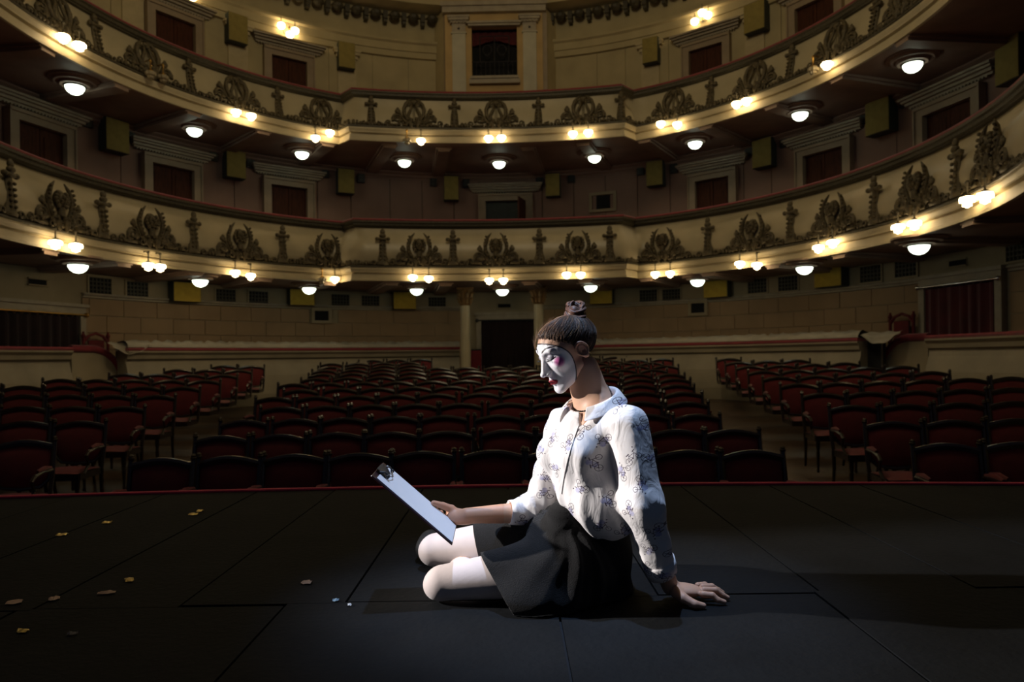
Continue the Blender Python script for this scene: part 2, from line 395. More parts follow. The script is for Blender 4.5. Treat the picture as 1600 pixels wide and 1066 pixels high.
# plaster ornaments ------------------------------------------------------------------
def spiral(c, r0, turns, a0, sgn, n=12):
    return [(c[0] + sgn * r0 * (1 - 0.72 * i / n) * math.cos(a0 + turns * 2 * PI * i / n), c[1], c[2] + r0 * (1 - 0.72 * i / n) * math.sin(a0 + turns * 2 * PI * i / n)) for i in range(n + 1)]
def leafcluster(m, seed, w, z, cnt):
    rr = random.Random(seed)
    for _ in range(cnt):
        x = rr.uniform(-w, w); zz = z + rr.uniform(-0.06, 0.09) * (1 - abs(x) / w * 0.6)
        m.ball((x, -0.03 - rr.uniform(0, 0.03), zz), rr.uniform(0.022, 0.042), 6, 4, sc=(1, 0.7, 1))
def orn_mesh(kind):
    m = MB()
    if kind in ('lyre', 'mask'):
        for s in (-1, 1):
            if kind == 'lyre':
                pts = [(s * (0.03 + 0.17 * math.sin(t * 2.45)), -0.035, 0.12 + 0.50 * (1 - math.cos(t * 1.72)) / 1.15) for t in np.linspace(0.25, 1, 9)]
                m.tube([(s * 0.12, -0.03, 0.14), (s * 0.19, -0.04, 0.26), (s * 0.205, -0.045, 0.38), (s * 0.17, -0.045, 0.50), (s * 0.10, -0.04, 0.58), (s * 0.04, -0.035, 0.61)], [0.035, 0.038, 0.038, 0.034, 0.026, 0.01], 7)
                m.tube([(s * 0.03, -0.03, 0.10), (s * 0.11, -0.04, 0.20), (s * 0.115, -0.045, 0.28), (s * 0.06, -0.045, 0.40), (s * 0.045, -0.04, 0.50), (s * 0.08, -0.03, 0.54)], [0.03, 0.03, 0.03, 0.026, 0.022, 0.015], 6)
                m.tube([(s * 0.015, -0.03, 0.14), (s * 0.015, -0.03, 0.48)], 0.006, 4)
            else:
                m.tube([(s * 0.15, -0.03, 0.16), (s * 0.215, -0.04, 0.30), (s * 0.22, -0.045, 0.42), (s * 0.17, -0.045, 0.56), (s * 0.09, -0.04, 0.66)], [0.036, 0.042, 0.040, 0.032, 0.01], 7)
                for q in range(7):
                    t = q / 6; m.ball((s * (0.16 + 0.07 * math.sin(t * 2.6)), -0.08, 0.2 + 0.38 * t), 0.024, 6, 4)
            # side volutes and their buds
            m.tube(spiral((s * 0.34, -0.04, 0.17), 0.105, 1.35, -0.6, s), [0.03 - 0.0015 * i for i in range(13)], 6)
            m.tube(spiral((s * 0.34, -0.04, 0.17), 0.075, 1.1, 2.0, -s), 0.013, 5)
            m.ball((s * 0.33, -0.04, 0.335), 0.058, 8, 6, sc=(1, 0.6, 0.85)); m.ball((s * 0.33, -0.05, 0.375), 0.032, 6, 5, sc=(1, 0.6, 1.1))
            m.tube([(s * 0.20, -0.03, 0.12), (s * 0.28, -0.05, 0.29), (s * 0.33, -0.05, 0.30)], 0.022, 5)
            m.tube(spiral((s * 0.52, -0.03, 0.085), 0.055, 1.2, -0.5, s), [0.02 - 0.0009 * i for i in range(13)], 5)
            m.tube(spiral((s * 0.17, -0.04, 0.06), 0.07, 1.2, 1.0, s), [0.024 - 0.001 * i for i in range(13)], 5)
            m.tube([(s * 0.30, -0.03, 0.04), (s * 0.44, -0.03, 0.03), (s * 0.50, -0.03, 0.06)], [0.03, 0.022, 0.014], 5)
        if kind == 'lyre':
            m.ball((0, -0.05, 0.545), 0.055, 8, 6, sc=(1.4, 0.6, 0.8)); m.ball((0, -0.05, 0.50), 0.03, 6, 5)
            m.tube([(-0.14, -0.035, 0.50), (0, -0.045, 0.53), (0.14, -0.035, 0.50)], 0.018, 5)
        else:
            # small theatre face with open mouth, wig and collar
            m.ball((0, -0.03, 0.415), 0.125, 12, 9, sc=(0.92, 0.45, 1.12))
            m.ball((0, -0.07, 0.40), 0.085, 12, 9, sc=(0.9, 0.7, 1.2))
            for s in (-1, 1):
                m.ball((s * 0.032, -0.125, 0.425), 0.017, 6, 5); m.ball((s * 0.035, -0.128, 0.455), 0.017, 6, 4, sc=(1.5, 0.5, 0.4)); m.ball((s * 0.05, -0.115, 0.385), 0.022, 6, 5)
                m.ball((s * 0.02, -0.13, 0.345), 0.012, 6, 4, sc=(1, 1, 1.6))
                for q in range(5): m.ball((s * (0.075 + 0.035 * math.sin(q * 0.8)), -0.075, 0.50 - q * 0.045), 0.034, 6, 5)
            m.tube([(0, -0.125, 0.445), (0, -0.15, 0.395)], [0.009, 0.017], 6); m.ball((0, -0.13, 0.365), 0.016, 6, 4, sc=(1.6, 0.8, 0.5)); m.ball((0, -0.125, 0.318), 0.02, 6, 4, sc=(1.4, 0.9, 0.7))
            m.tube([(0, -0.05, 0.30), (0, -0.04, 0.18)], [0.05, 0.06], 8)
        leafcluster(m, 3, 0.30, 0.10, 34)
        for x in (-0.09, 0.09): m.tube([(x, -0.05, 0.1), (x * 0.8, -0.07, 0.02), (x * 0.7, -0.07, -0.04)], [0.05, 0.035, 0.015], 6)
    elif kind == 'torch':
        m.lathe([(0.10, 0.0), (0.115, 0.03), (0.085, 0.06), (0.088, 0.12), (0.075, 0.20), (0.072, 0.28), (0.058, 0.36), (0.052, 0.42), (0.07, 0.44), (0.03, 0.47)], n=10, sy=0.45)
        m.box((-0.115, -0.05, 0.435), (0.115, 0.0, 0.475))
        for s in (-1, 1):
            m.ball((s * 0.095, -0.03, 0.455), 0.035, 6, 5)
            m.tube(spiral((s * 0.15, -0.02, 0.035), 0.05, 1.1, -0.5, s), 0.016, 5)
        m.ball((0, -0.035, 0.51), 0.055, 8, 6, sc=(1.1, 0.7, 0.8)); m.ball((0, -0.035, 0.575), 0.045, 8, 6, sc=(1, 0.7, 1.25))
        for q in range(5):
            for x in (-0.035, 0.035): m.ball((x, -0.045, 0.10 + 0.065 * q), 0.022, 5, 4)
    return m
ORN = {k: orn_mesh(k).mesh(k + '_ornament', M_ORN, smooth=True) for k in ('lyre', 'mask', 'torch')}
upper_lyre = [(95, 40), (233, 95), (371, 145), (503, 180), (647, 185), (775, 188), (911, 180), (1051, 172), (1178, 132), (1303, 75), (1412, 12)]
upper_torch = [(30, 0), (155, 50), (300, 115), (437, 160), (580, 178), (710, 186), (841, 184), (970, 172), (1108, 145), (1232, 85), (1362, 20)]
lower_mask = [(88, 315), (232, 345), (372, 375), (510, 393), (655, 392), (775, 393), (903, 388), (1037, 378), (1178, 356), (1306, 328), (1438, 285), (1556, 232)]
lower_torch = [(10, 285), (157, 330), (300, 365), (440, 385), (598, 388), (708, 392), (843, 388), (953, 384), (1108, 372), (1238, 345), (1370, 300), (1500, 250)]
def put_orn(kind, pts, root, zb, tilt, off, zs, s):
    for px, py in pts:
        M, z, d = hit_plan(px, py, off=off)
        o = bpy.data.objects.new(kind + '_ornament', ORN[kind]); COL.objects.link(o); o.parent = root
        o.matrix_world = M @ Matrix.Translation((0, 0, zb + zs)) @ Matrix.Rotation(tilt, 4, 'X') @ Matrix.Scale(s, 4)
put_orn('lyre', upper_lyre, bal2, HB2, -R_(11), -0.005, 0.33, 1.06)
put_orn('torch', upper_torch, bal2, HB2, -R_(12), 0.0, 0.33, 1.10)
put_orn('mask', lower_mask, bal1, HB1, -R_(3), 0.045, 0.33, 1.06)
put_orn('torch', lower_torch, bal1, HB1, -R_(3), 0.05, 0.33, 1.24)
# running scroll border along the foot of each parapet panel
for root, zb in ((bal1, HB1), (bal2, HB2)):
    m = MB(); acc = 0; rr = random.Random(4)
    for i in range(len(BPLAN) - 1):
        a = Vector(BPLAN[i]); b = Vector(BPLAN[i + 1]); L = (b - a).length; t = acc; n_ = Vector(((b - a).y, -(b - a).x)).normalized()
        while t < L:
            p = a + (b - a) * (t / L) + n_ * 0.035; m.ball((p.x, p.y, zb + 0.355 + rr.uniform(0, 0.02)), rr.uniform(0.028, 0.046), 6, 4)
            if rr.random() < 0.35: m.ball((p.x, p.y, zb + 0.41), rr.uniform(0.02, 0.035), 6, 4)
            t += 0.075
        acc = t - L
    o = m.build('scroll_border', M_ORN, root, smooth=True); o['kind'] = 'stuff'

# ================================================================== LAMPS ON THE PARAPETS
def lamp_proto(lit):
    root = thing('wall_lamp', 'lamp', 'lamp')
    m = MB().lathe([(0.012, 0.0), (0.012, 0.16), (0.03, 0.17), (0.012, 0.2)], n=8).lathe([(0.05, 0.0), (0.045, 0.018), (0.012, 0.03)], n=10)
    m.tube([(0, 0, 0.17), (0, 0.05, 0.20), (0, 0.14, 0.19)], 0.010, 6); m.build('bracket', M_BRASS if not lit else M_MOULD, root, smooth=True)
    prof = [(0.04, 0.0), (0.078, -0.012), (0.088, -0.035), (0.084, -0.072), (0.050, -0.078), (0.052, -0.12), (0.03, -0.125), (0.015, -0.14)]
    m = MB().lathe(prof, n=16, flute=8, famp=0.09); m.build('glass_shade', M_LAMPW if lit else M_LAMPOFF, root, smooth=False)
    return root
def side_word(i, mid, what):
    d = i - mid
    if d == 0: return 'central ' + what
    return '%s %s %s of centre' % (ORD[abs(d) - 1], what, 'left' if d < 0 else 'right')
LP = {True: None, False: None}
def put_lamp(px, py, zref, off, lit, label, group):
    M, z, d = hit_plan(px, py, off=off)
    if LP[lit] is None: LP[lit] = lamp_proto(lit); o = LP[lit]; o.matrix_world = M @ Matrix.Translation((0, 0, z + 0.07))
    else: o = copy_tree(LP[lit], M @ Matrix.Translation((0, 0, z + 0.07)))
    tag(o, label, 'lamp', group)
up_pairs = [[(85, 62, 1), (111, 75, 1)], [(226, 120, 0), (246, 126, 0)], [(363, 180, 1), (387, 186, 1)], [(489, 220, 1), (512, 212, 1)], [(636, 225, 0), (658, 225, 1)], [(764, 221, 1), (784, 220, 1)],
            [(896, 214, 1), (920, 212, 1)], [(1037, 198, 1), (1063, 199, 1)], [(1158, 167, 1), (1174, 162, 1)], [(1281, 113, 0), (1303, 105, 1)]]
lo_pairs = [[(72, 383, 1), (105, 388, 1)], [(222, 418, 1), (241, 420, 1)], [(361, 429, 1), (386, 434, 1)], [(500, 440, 0), (520, 439, 1)], [(645, 436, 1), (670, 438, 1)], [(765, 441, 1), (787, 441, 1)],
            [(886, 432, 1), (908, 432, 1)], [(1028, 431, 1), (1052, 430, 1)], [(1163, 415, 1), (1190, 417, 1)], [(1289, 390, 1), (1312, 382, 1)], [(1418, 358, 1), (1445, 352, 1)], [(1532, 315, 1), (1562, 308, 1)]]
for pairs, orn, bal in ((up_pairs, 'lyre ornament', 'upper balcony'), (lo_pairs, 'face ornament', 'lower balcony')):
    for i, pr in enumerate(pairs):
        for j, (px, py, lit) in enumerate(pr):
            lab = '%s lamp, %s of pair under the %s, %s' % ('lit' if lit else 'unlit', ('left', 'right')[j], side_word(i, 5, orn), bal)
            put_lamp(px, py, 0, 0.15, bool(lit), lab, 'glass lamps along the %s front' % bal)

# round bowl lights under the two balconies -------------------------------------------
bowl = None
for pts, zb, what in (([(117, 138), (304, 205), (472, 241), (632, 254), (780, 256), (929, 247), (1086, 225), (1250, 180), (1426, 103)], HB2, 'upper'),
                      ([(122, 417), (313, 440), (483, 452), (651, 454), (785, 455), (923, 449), (1090, 440), (1257, 420), (1436, 387)], HB1, 'lower')):
    for i, (px, py) in enumerate(pts):
        u, v = uv(px, py + 1); z = zb - 0.14; d = (z - EYE) / v
        if what == 'lower': d = min(d, 17.3)
        M = Matrix.Translation((u * d, d, z))
        if bowl is None:
            bowl = thing('ceiling_light', 'x', 'lamp', M)
            MB().lathe([(0.38, 0.16), (0.38, 0.13), (0.33, 0.12), (0.31, 0.09), (0.24, 0.085), (0.22, 0.05), (0.15, 0.045)], n=24).build('rose_plate', M_SOFFIT2, bowl)
            MB().lathe([(0.13, 0.06), (0.145, 0.03), (0.14, 0.0), (0.115, -0.045), (0.07, -0.08), (0.02, -0.095)], n=20).build('glass_bowl', M_LAMPC, bowl, smooth=True)
            MB().lathe([(0.16, 0.055), (0.165, 0.035), (0.15, 0.03)], n=20).build('metal_rim', M_BLK, bowl, smooth=True)
            o = bowl
        else: o = copy_tree(bowl, M)
        tag(o, 'round white glass bowl light under the %s balcony, %s' % (what, 'at the centre' if i == 4 else '%s to the %s of the centre' % (ORD[abs(i - 4) - 1], 'left' if i < 4 else 'right')), 'lamp', 'bowl lights under the %s balcony' % what)

# ================================================================== DOORS, CORNICE SHELVES
DN = [0]
def door(px, ptop, wpx, storey, label, ajar=False, R=RW, m_leaf=None):
    DN[0] += 1
    phi, ztop, d = wall_phi(px, ptop, R - 0.05); w = wpx * d / FPX; zf = ZF1 - 0.05 if storey == 1 else ZF2 - 0.05
    w = w / max(0.75, math.cos(phi - math.atan2(uv(px, ptop)[0], 1)))
    M = frame_at(phi, R - 0.03, zf); h = ztop - zf; t = 0.15
    root = thing('door_%d' % DN[0], label, None, M, kind='structure')
    m = MB().box((-w / 2 - t, -0.16, 0), (-w / 2, 0, h + t)).box((w / 2, -0.16, 0), (w / 2 + t, 0, h + t)).box((-w / 2, -0.16, h), (w / 2, 0, h + t))
    m.box((-w / 2 - t - 0.03, -0.19, h + t - 0.03), (w / 2 + t + 0.03, 0, h + t + 0.03)); m.box((-w / 2 - t - 0.03, -0.19, 0), (-w / 2 - t, 0, h + t)); m.box((w / 2 + t, -0.19, 0), (w / 2 + t + 0.03, 0, h + t))
    m.build('frame', M_STONE, root)
    if ajar:
        MB().box((-w / 2, -0.03, 0), (w / 2, -0.005, h)).build('doorway', M_BOX, root)
        m = MB().box((0, -0.035, 0), (w * 0.55, 0, h - 0.02)); o = m.build('door_leaf', M_WOOD, root); o.matrix_local = Matrix.Translation((w / 2, -0.14, 0)) @ Matrix.Rotation(R_(255), 4, 'Z')
    else:
        for s in (-1, 1):
            x0, x1 = (-w / 2, -0.006) if s < 0 else (0.006, w / 2)
            m = MB().box((x0, -0.05, 0), (x1, -0.01, h))
            for z0, z1 in ((0.15, h * 0.42), (h * 0.47, h - 0.15)):
                m.box((x0 + 0.07, -0.065, z0), (x1 - 0.07, -0.05, z1))
            lf = m.build('door_leaf', M_WOOD, root)
            MB().ball((s * 0.05, -0.08, 1.0), 0.022, 8, 6).build('handle', M_BRASS, lf, smooth=True)
    # cornice shelf on consoles
    zc = h + 0.25
    m = MB(); Lc = w / 2 + 0.30
    for o_, z0, z1 in ((0.10, 0.0, 0.04), (0.16, 0.04, 0.09), (0.22, 0.09, 0.13), (0.27, 0.13, 0.17)): m.box((-Lc - o_ * 0.5, -o_, zc + z0), (Lc + o_ * 0.5, 0, zc + z1))
    for q in range(24): m.box((-Lc + q * 2 * Lc / 24, -0.12, zc - 0.03), (-Lc + (q + 0.5) * 2 * Lc / 24, 0, zc))
    m.build('cornice_shelf', M_CORN, root)
    MB().ball((0, -0.03, h + 0.205), 0.03, 8, 5).build('boss', M_BLK, root)
    return root
l1 = [(60, 200, 62), (267, 262, 58), (450, 293, 53), (790, 315, 62), (1115, 281, 50), (1290, 238, 56), (1487, 168, 66)]
w1n = ['leftmost', 'second from left', 'third from left', 'central', 'third from right', 'second from right', 'rightmost']
for (px, pt, w), nm in zip(l1, w1n):
    door(px, pt, w, 1, '%s %s in the mauve wall behind the lower balcony' % (nm, 'open doorway with a leaf ajar' if nm == 'central' else 'brown double door'), ajar=(nm == 'central'))
for (px, pt, w), nm in zip([(270, 30, 56), (450, 94, 52), (1105, 76, 50), (1277, 4, 56)], ['far left', 'left', 'right', 'far right']):
    door(px, pt, w, 2, '%s brown double door in the straw wall behind the upper balcony' % nm)

# pilasters of the straw wall behind the loudspeakers
M_STRAWP = mat('straw_pilaster', (0.50, 0.42, 0.25), 0.7, var=0.08)
for px, py in ((370, 60), (541, 100), (1017, 92), (1181, 45), (205, 20), (1330, 0)):
    phi, z, d = wall_phi(px, py, RW); M = frame_at(phi, RW - 0.028, ZF2); hh = ZT - ZF2
    p_ = MB().box((-0.22, -0.045, 0), (0.22, 0, hh - 0.25)).build('pilaster', M_STRAWP, w2); p_.matrix_world = M
    m = MB()
    for a_, z0, z1 in ((0.23, -0.25, -0.2), (0.26, -0.2, -0.12), (0.31, -0.12, -0.05), (0.33, -0.05, 0.0)): m.box((-a_, -0.05 - (a_ - 0.22), hh + z0), (a_, 0, hh + z1))
    q_ = m.build('pilaster_capital', M_STRAWP, w2); q_.matrix_world = M
# projection bay at the top centre ----------------------------------------------------
phi, zb0, d = wall_phi(775, 140, RW)
M = frame_at(phi, RW, ZF2)
bay = thing('window_1', 'ochre bay with two pale pilasters and a grilled square window above the balcony centre', None, M, kind='structure')
hb = 9.36 - ZF2; y0 = -0.75
def bx(x0, x1, ya, yb, z0, z1): return MB().box((x0, ya, z0), (x1, yb, z1))
fw = 1.22
zA, zB = 7.62 - ZF2, 8.86 - ZF2          # window opening
ww = 0.56
m = MB().box((-fw, y0, 0), (-ww, y0 + 0.12, hb)).box((ww, y0, 0), (fw, y0 + 0.12, hb)).box((-ww, y0, 0), (ww, y0 + 0.12, zA)).box((-ww, y0, zB), (ww, y0 + 0.12, hb))
m.build('bay_front', M_OCHRE, bay)
m = MB()
for s in (-1, 1):
    m.quadgrid([[(s * fw, y0 + 0.01, 0), (s * fw, y0 + 0.01, hb)], [(s * (fw + 0.42), 0.02, 0), (s * (fw + 0.42), 0.02, hb)]])
m.build('bay_side', M_WALL2, bay)
for s in (-1, 1):
    m = MB().box((s * 0.87 - 0.165, y0 - 0.07, 0), (s * 0.87 + 0.165, y0, hb - 0.62)); m.box((s * 0.87 - 0.19, y0 - 0.09, hb - 0.66), (s * 0.87 + 0.19, y0, hb - 0.63))
    pl = m.build('pilaster', M_GREYST, bay)
    m = MB().box((s * 0.87 - 0.165, y0 - 0.07, hb - 0.63), (s * 0.87 + 0.165, y0, hb - 0.46))
    for q, (a_, z0, z1) in enumerate(((0.17, -0.46, -0.42), (0.21, -0.42, -0.36), (0.25, -0.36, -0.30), (0.27, -0.30, -0.25))): m.box((s * 0.87 - a_, y0 - 0.07 - (a_ - 0.165), hb + z0), (s * 0.87 + a_, y0, hb + z1))
    for q in range(5): m.ball((s * 0.87 - 0.17 + q * 0.085, y0 - 0.11, hb - 0.39), 0.035, 6, 5)
    m.build('capital', M_CORN, pl)
    MB().ball((s * 0.87, y0 - 0.075, hb - 0.54), 0.03, 8, 5).build('boss', M_BLK, pl)
    MB().box((s * (fw + 0.0) - 0.03, y0 - 0.0, 0), (s * (fw + 0.0) + 0.05 * s + 0.03, y0 + 0.10, hb - 0.15)).build('corner_post', M_STONE, bay)
MB().box((-fw - 0.05, y0 - 0.13, hb - 0.16), (fw + 0.05, y0 + 0.1, hb + 0.04)).box((-fw - 0.09, y0 - 0.18, hb - 0.02), (fw + 0.09, y0 + 0.1, hb + 0.08)).build('bay_cornice', M_CORN, bay)
MB().box((-ww - 0.08, y0 - 0.12, zB + 0.0), (ww + 0.08, y0, zB + 0.05)).box((-ww - 0.11, y0 - 0.16, zB + 0.05), (ww + 0.11, y0, zB + 0.10)).build('lintel', M_CORN, bay)
MB().box((-ww - 0.06, y0 - 0.12, zA - 0.17), (ww + 0.06, y0, zA - 0.06)).box((-ww - 0.03, y0 - 0.15, zA - 0.06), (ww + 0.03, y0, zA)).build('sill', M_CORN, bay)
MB().box((-ww, y0 + 0.30, zA - 0.05), (ww, y0 + 0.32, zB + 0.05)).build('dark_room', M_VOID, bay)
m = MB(); m.quadgrid([[(-ww + 2 * ww * i / 20, y0 + 0.22 + 0.02 * math.sin(i * 1.9), zB - 0.02), (-ww + 2 * ww * i / 20, y0 + 0.20 + 0.02 * math.sin(i * 1.9), zB - 0.30 + 0.06 * math.cos((i - 10) / 10 * PI) * 1)] for i in range(21)])
m.build('red_pelmet', M_CURT, bay)
m = MB()
m.tube([(-ww, y0 + 0.06, zA + 0.42), (ww, y0 + 0.06, zA + 0.42)], 0.012, 5); m.tube([(-ww, y0 + 0.06, zA + 0.05), (ww, y0 + 0.06, zA + 0.05)], 0.010, 5)
for q in range(9): m.tube([(-ww * 0.8 + q * ww * 0.2, y0 + 0.06, zA + 0.02), (-ww * 0.8 + q * ww * 0.2, y0 + 0.06, zA + 0.42)], 0.008, 4)
for x in (-0.36, 0, 0.36): m.tube([(x, y0 + 0.06, zA + 0.42), (x, y0 + 0.06, zA + 1.05)], 0.012, 4)
m.tube([(-0.36, y0 + 0.06, zA + 1.05), (0.36, y0 + 0.06, zA + 1.05)], 0.012, 4)
for s in (-1, 1):
    m.tube([(s * 0.18 + 0.11 * math.cos(a), y0 + 0.06, zA + 0.72 + 0.12 * math.sin(a)) for a in np.linspace(0, 2 * PI, 13)], 0.010, 4)
    m.tube([(s * 0.18 + 0.06 * math.cos(a), y0 + 0.06, zA + 0.62 + 0.05 * math.sin(a)) for a in np.linspace(PI, 2 * PI, 7)], 0.012, 4)
    m.tube([(s * 0.55 - s * 0.22 * math.cos(a), y0 + 0.06, zA + 0.24 + 0.2 * math.sin(a)) for a in np.linspace(-1.4, 1.2, 8)], 0.008, 4)
m.build('iron_grille', M_IRON, bay)

# small dark square windows
def niche(n_, px, py, w, h, label, R=RW):
    phi, z, d = wall_phi(px, py, R - 0.03); W = w * d / FPX / 2; H = h * d / FPX / 2; M = frame_at(phi, R - 0.022, z)
    r = thing('window_%d' % n_, label, None, M, kind='structure'); t = 0.07
    MB().box((-W - t, -0.06, -H - t), (-W, 0, H + t)).box((W, -0.06, -H - t), (W + t, 0, H + t)).box((-W, -0.06, H), (W, 0, H + t)).box((-W, -0.06, -H - t), (W, 0, -H)).build('frame', M_STONE if R < 0 else M_WALL0B, r)
    MB().box((-W, -0.012, -H), (W, 0.0, H)).build('opening', M_VOID, r)
niche(2, 942, 316, 34, 22, 'small dark square opening in the mauve wall right of the central door')
niche(3, 502, 493.5, 22, 15, 'small dark opening in the ashlar wall left of the centre')
niche(4, 1091, 481.5, 22, 15, 'small dark opening in the ashlar wall right of the woman')

# ================================================================== LOUDSPEAKERS
def boxspk(px, py, w, h, label, group, yel, depth=0.24, tilt=0.0, horiz=False):
    phi, z, d = wall_phi(px, py, RW - 0.2); W = w * d / FPX / 2; H = h * d / FPX / 2
    inc = math.cos(phi - math.atan2(uv(px, py)[0], 1)); W = W / max(0.8, inc) * (0.93 if not horiz else 0.97)
    M = frame_at(phi, RW - 0.04, z) @ Matrix.Rotation(tilt, 4, 'X')
    r = thing('loudspeaker', label, 'loudspeaker', M, group)
    m = MB().box((-W, -depth, -H), (W, 0.0, H)); m.build('cabinet', M_BOX, r)
    m = MB().quadgrid([[( -W * 0.97 + 2 * W * 0.97 * i / 6, -depth - 0.012 - 0.006 * math.sin(PI * i / 6), -H * 0.97 + 2 * H * 0.97 * j / 6) for j in range(7)] for i in range(7)])
    m.box((-W * 0.97, -depth - 0.012, -H * 0.97), (W * 0.97, -depth, H * 0.97)); m.build('cloth_grille', yel, r)
    return r
s2 = [(180, 213, 34, 50), (367, 258, 30, 42), (540, 284, 27, 38), (705, 295, 24, 37), (864, 290, 24, 35), (1024, 272, 27, 38), (1193, 240, 30, 44), (1375, 183, 36, 52), (1581, 90, 40, 76)]
s2n = ['leftmost', 'second from left', 'third from left', 'left of the central doorway', 'right of the central doorway', 'fourth from right', 'third from right', 'second from right', 'rightmost, cut by the frame']
for (a, b, c, d_), nm in zip(s2, s2n): boxspk(a, b, c, d_, 'upright mustard cloth loudspeaker on the mauve wall, ' + nm, 'mustard loudspeakers on the mauve wall', M_YEL2)
for (a, b, c, d_), nm in zip([(370, 46, 30, 44), (541, 88, 27, 40), (1017, 80, 25, 39), (1181, 28, 33, 45)], ['outer left', 'inner left', 'inner right', 'outer right']):
    boxspk(a, b, c, d_, 'upright mustard cloth loudspeaker on the straw upper wall, ' + nm, 'mustard loudspeakers on the upper wall', M_YEL2)
for (a, b, c, d_), nm in zip([(290, 457, 40, 30), (471, 465, 38, 25), (632, 470, 36, 27), (940, 462, 36, 27), (1120, 452, 37, 26), (1297, 433, 40, 31)],
                             ['leftmost', 'second from left', 'left of the columns', 'just above the bun of the woman', 'second from right', 'rightmost']):
    boxspk(a, b, c, d_, 'wide yellow cloth loudspeaker on the ground floor frieze, ' + nm, 'yellow loudspeakers on the frieze', M_YEL, horiz=True)
# little black two hole speakers
tp = None
tw = [(136, 190), (202, 212), (333, 244), (391, 255), (508, 271), (564, 279), (677, 285), (728, 287), (843, 283), (893, 279), (1001, 267), (1053, 264), (1171, 236), (1226, 222), (1350, 185), (1415, 158), (1556, 96)]
for i, (px, py) in enumerate(tw):
    phi, z, d = wall_phi(px, py, RW - 0.05); M = frame_at(phi, RW - 0.03, z)
    if tp is None:
        tp = thing('small_speaker', 'x', 'loudspeaker', M); MB().box((-0.09, -0.07, -0.11), (0.09, 0, 0.11)).build('cabinet', M_BLK, tp)
        for zz in (-0.05, 0.05):
            MB().lathe([(0.034, 0), (0.036, 0.008), (0.02, 0.006)], n=10, M=Matrix.Translation((0, -0.07, zz)) @ Matrix.Rotation(PI / 2, 4, 'X')).build('driver', M_BOX, tp)
        o = tp
    else: o = copy_tree(tp, M)
    tag(o, 'small black two-hole speaker on the mauve wall, %s from the left' % (ORD[i] if i < 15 else ('sixteenth', 'seventeenth')[i - 15]), 'loudspeaker', 'small black speakers on the mauve wall')

# lattice vents
vp = None
vents = [(157, 447), (215, 453), (353, 463), (404, 466), (532, 470), (579, 472), (683, 474), (1013, 463), (1049, 462), (1183, 447), (1231, 443), (1360, 428), (1415, 419), (1590, 391)]
for i, (px, py) in enumerate(vents):
    phi, z, d = wall_phi(px, py, RW - 0.03); M = frame_at(phi, RW - 0.004, z)
    if vp is None:
        vp = thing('vent_grille', 'x', 'vent', M); w, h = 0.22, 0.155
        MB().box((-w, -0.012, -h), (w, -0.002, h)).build('dark_back', M_VOID, vp)
        m = MB()
        for q in range(7): 
            x = -w + q * 2 * w / 6; m.box((x - 0.012, -0.03, -h), (x + 0.012, -0.012, h))
        for q in range(5):
            zz = -h + q * 2 * h / 4; m.box((-w, -0.032, zz - 0.011), (w, -0.012, zz + 0.011))
        m.build('lattice', M_MOULD, vp)
        m = MB().box((-w - 0.03, -0.035, -h - 0.03), (-w, 0, h + 0.03)).box((w, -0.035, -h - 0.03), (w + 0.03, 0, h + 0.03)).box((-w, -0.035, h), (w, 0, h + 0.03)).box((-w, -0.035, -h - 0.03), (w, 0, -h)); m.build('frame', M_WALL0B, vp)
        o = vp
    else: o = copy_tree(vp, M)
    tag(o, 'dark lattice air vent in the ground floor frieze, %s from the left' % ORD[i], 'vent', 'air vents in the frieze')
# small slots and detectors
for px, py, lab in ((59, 441, 'on the frieze above the left curtain'), (788, 478, 'above the central dark doorway'), (1496, 411, 'above the crimson curtain'), (782, 302, 'above the central doorway of the mauve wall')):
    phi, z, d = wall_phi(px, py, RW - 0.03); r = thing('wall_slot', 'small dark air slot ' + lab, 'vent', frame_at(phi, RW - 0.03, z))
    MB().box((-0.16, -0.012, -0.045), (0.16, 0, 0.045)).build('slot', M_VOID, r); MB().box((-0.19, -0.03, 0.045), (0.19, 0, 0.07)).box((-0.19, -0.03, -0.07), (0.19, 0, -0.045)).build('rim', M_WALL0B, r)

# triple sconces on the upper wall -----------------------------------------------------
for px, py, lab, ks in ((452, 47, 'left of the centre', [(-0.2, 0.04), (0.12, 0), (0.0, -0.12)]), (1097, 28, 'right of the centre', [(-0.16, -0.05), (0.02, 0.1), (0.16, 0.0)]), (285, -10, 'at the far left top', [(-0.16, -0.05), (0.02, 0.06), (0.2, 0.0)])):
    phi, z, d = wall_phi(px, py, RW - 0.15); r = thing('wall_sconce', 'three bulb brass wall sconce glowing on the straw upper wall, ' + lab, 'lamp', frame_at(phi, RW - 0.03, z), 'triple sconces on the upper wall')
    MB().lathe([(0.06, 0), (0.05, 0.03), (0.02, 0.05)], n=10, M=Matrix.Rotation(PI / 2, 4, 'X')).lathe([(0.012, 0), (0.03, 0.05), (0.012, 0.1), (0.004, 0.3)], c=(0, -0.08, 0), n=8).build('backplate', M_BRASS, r, smooth=True)
    for x, zz in ks:
        MB().tube([(0, -0.05, -0.05), (x * 0.6, -0.12, -0.12), (x, -0.16, zz + 0.06), (x, -0.16, zz + 0.2)], 0.011, 5).build('arm', M_MOULD, r)
        MB().lathe([(0.045, 0.06), (0.085, 0.03), (0.085, -0.03), (0.055, -0.07), (0.02, -0.085)], c=(x, -0.17, zz), n=12).build('glass_shade', M_LAMPW, r, smooth=True)

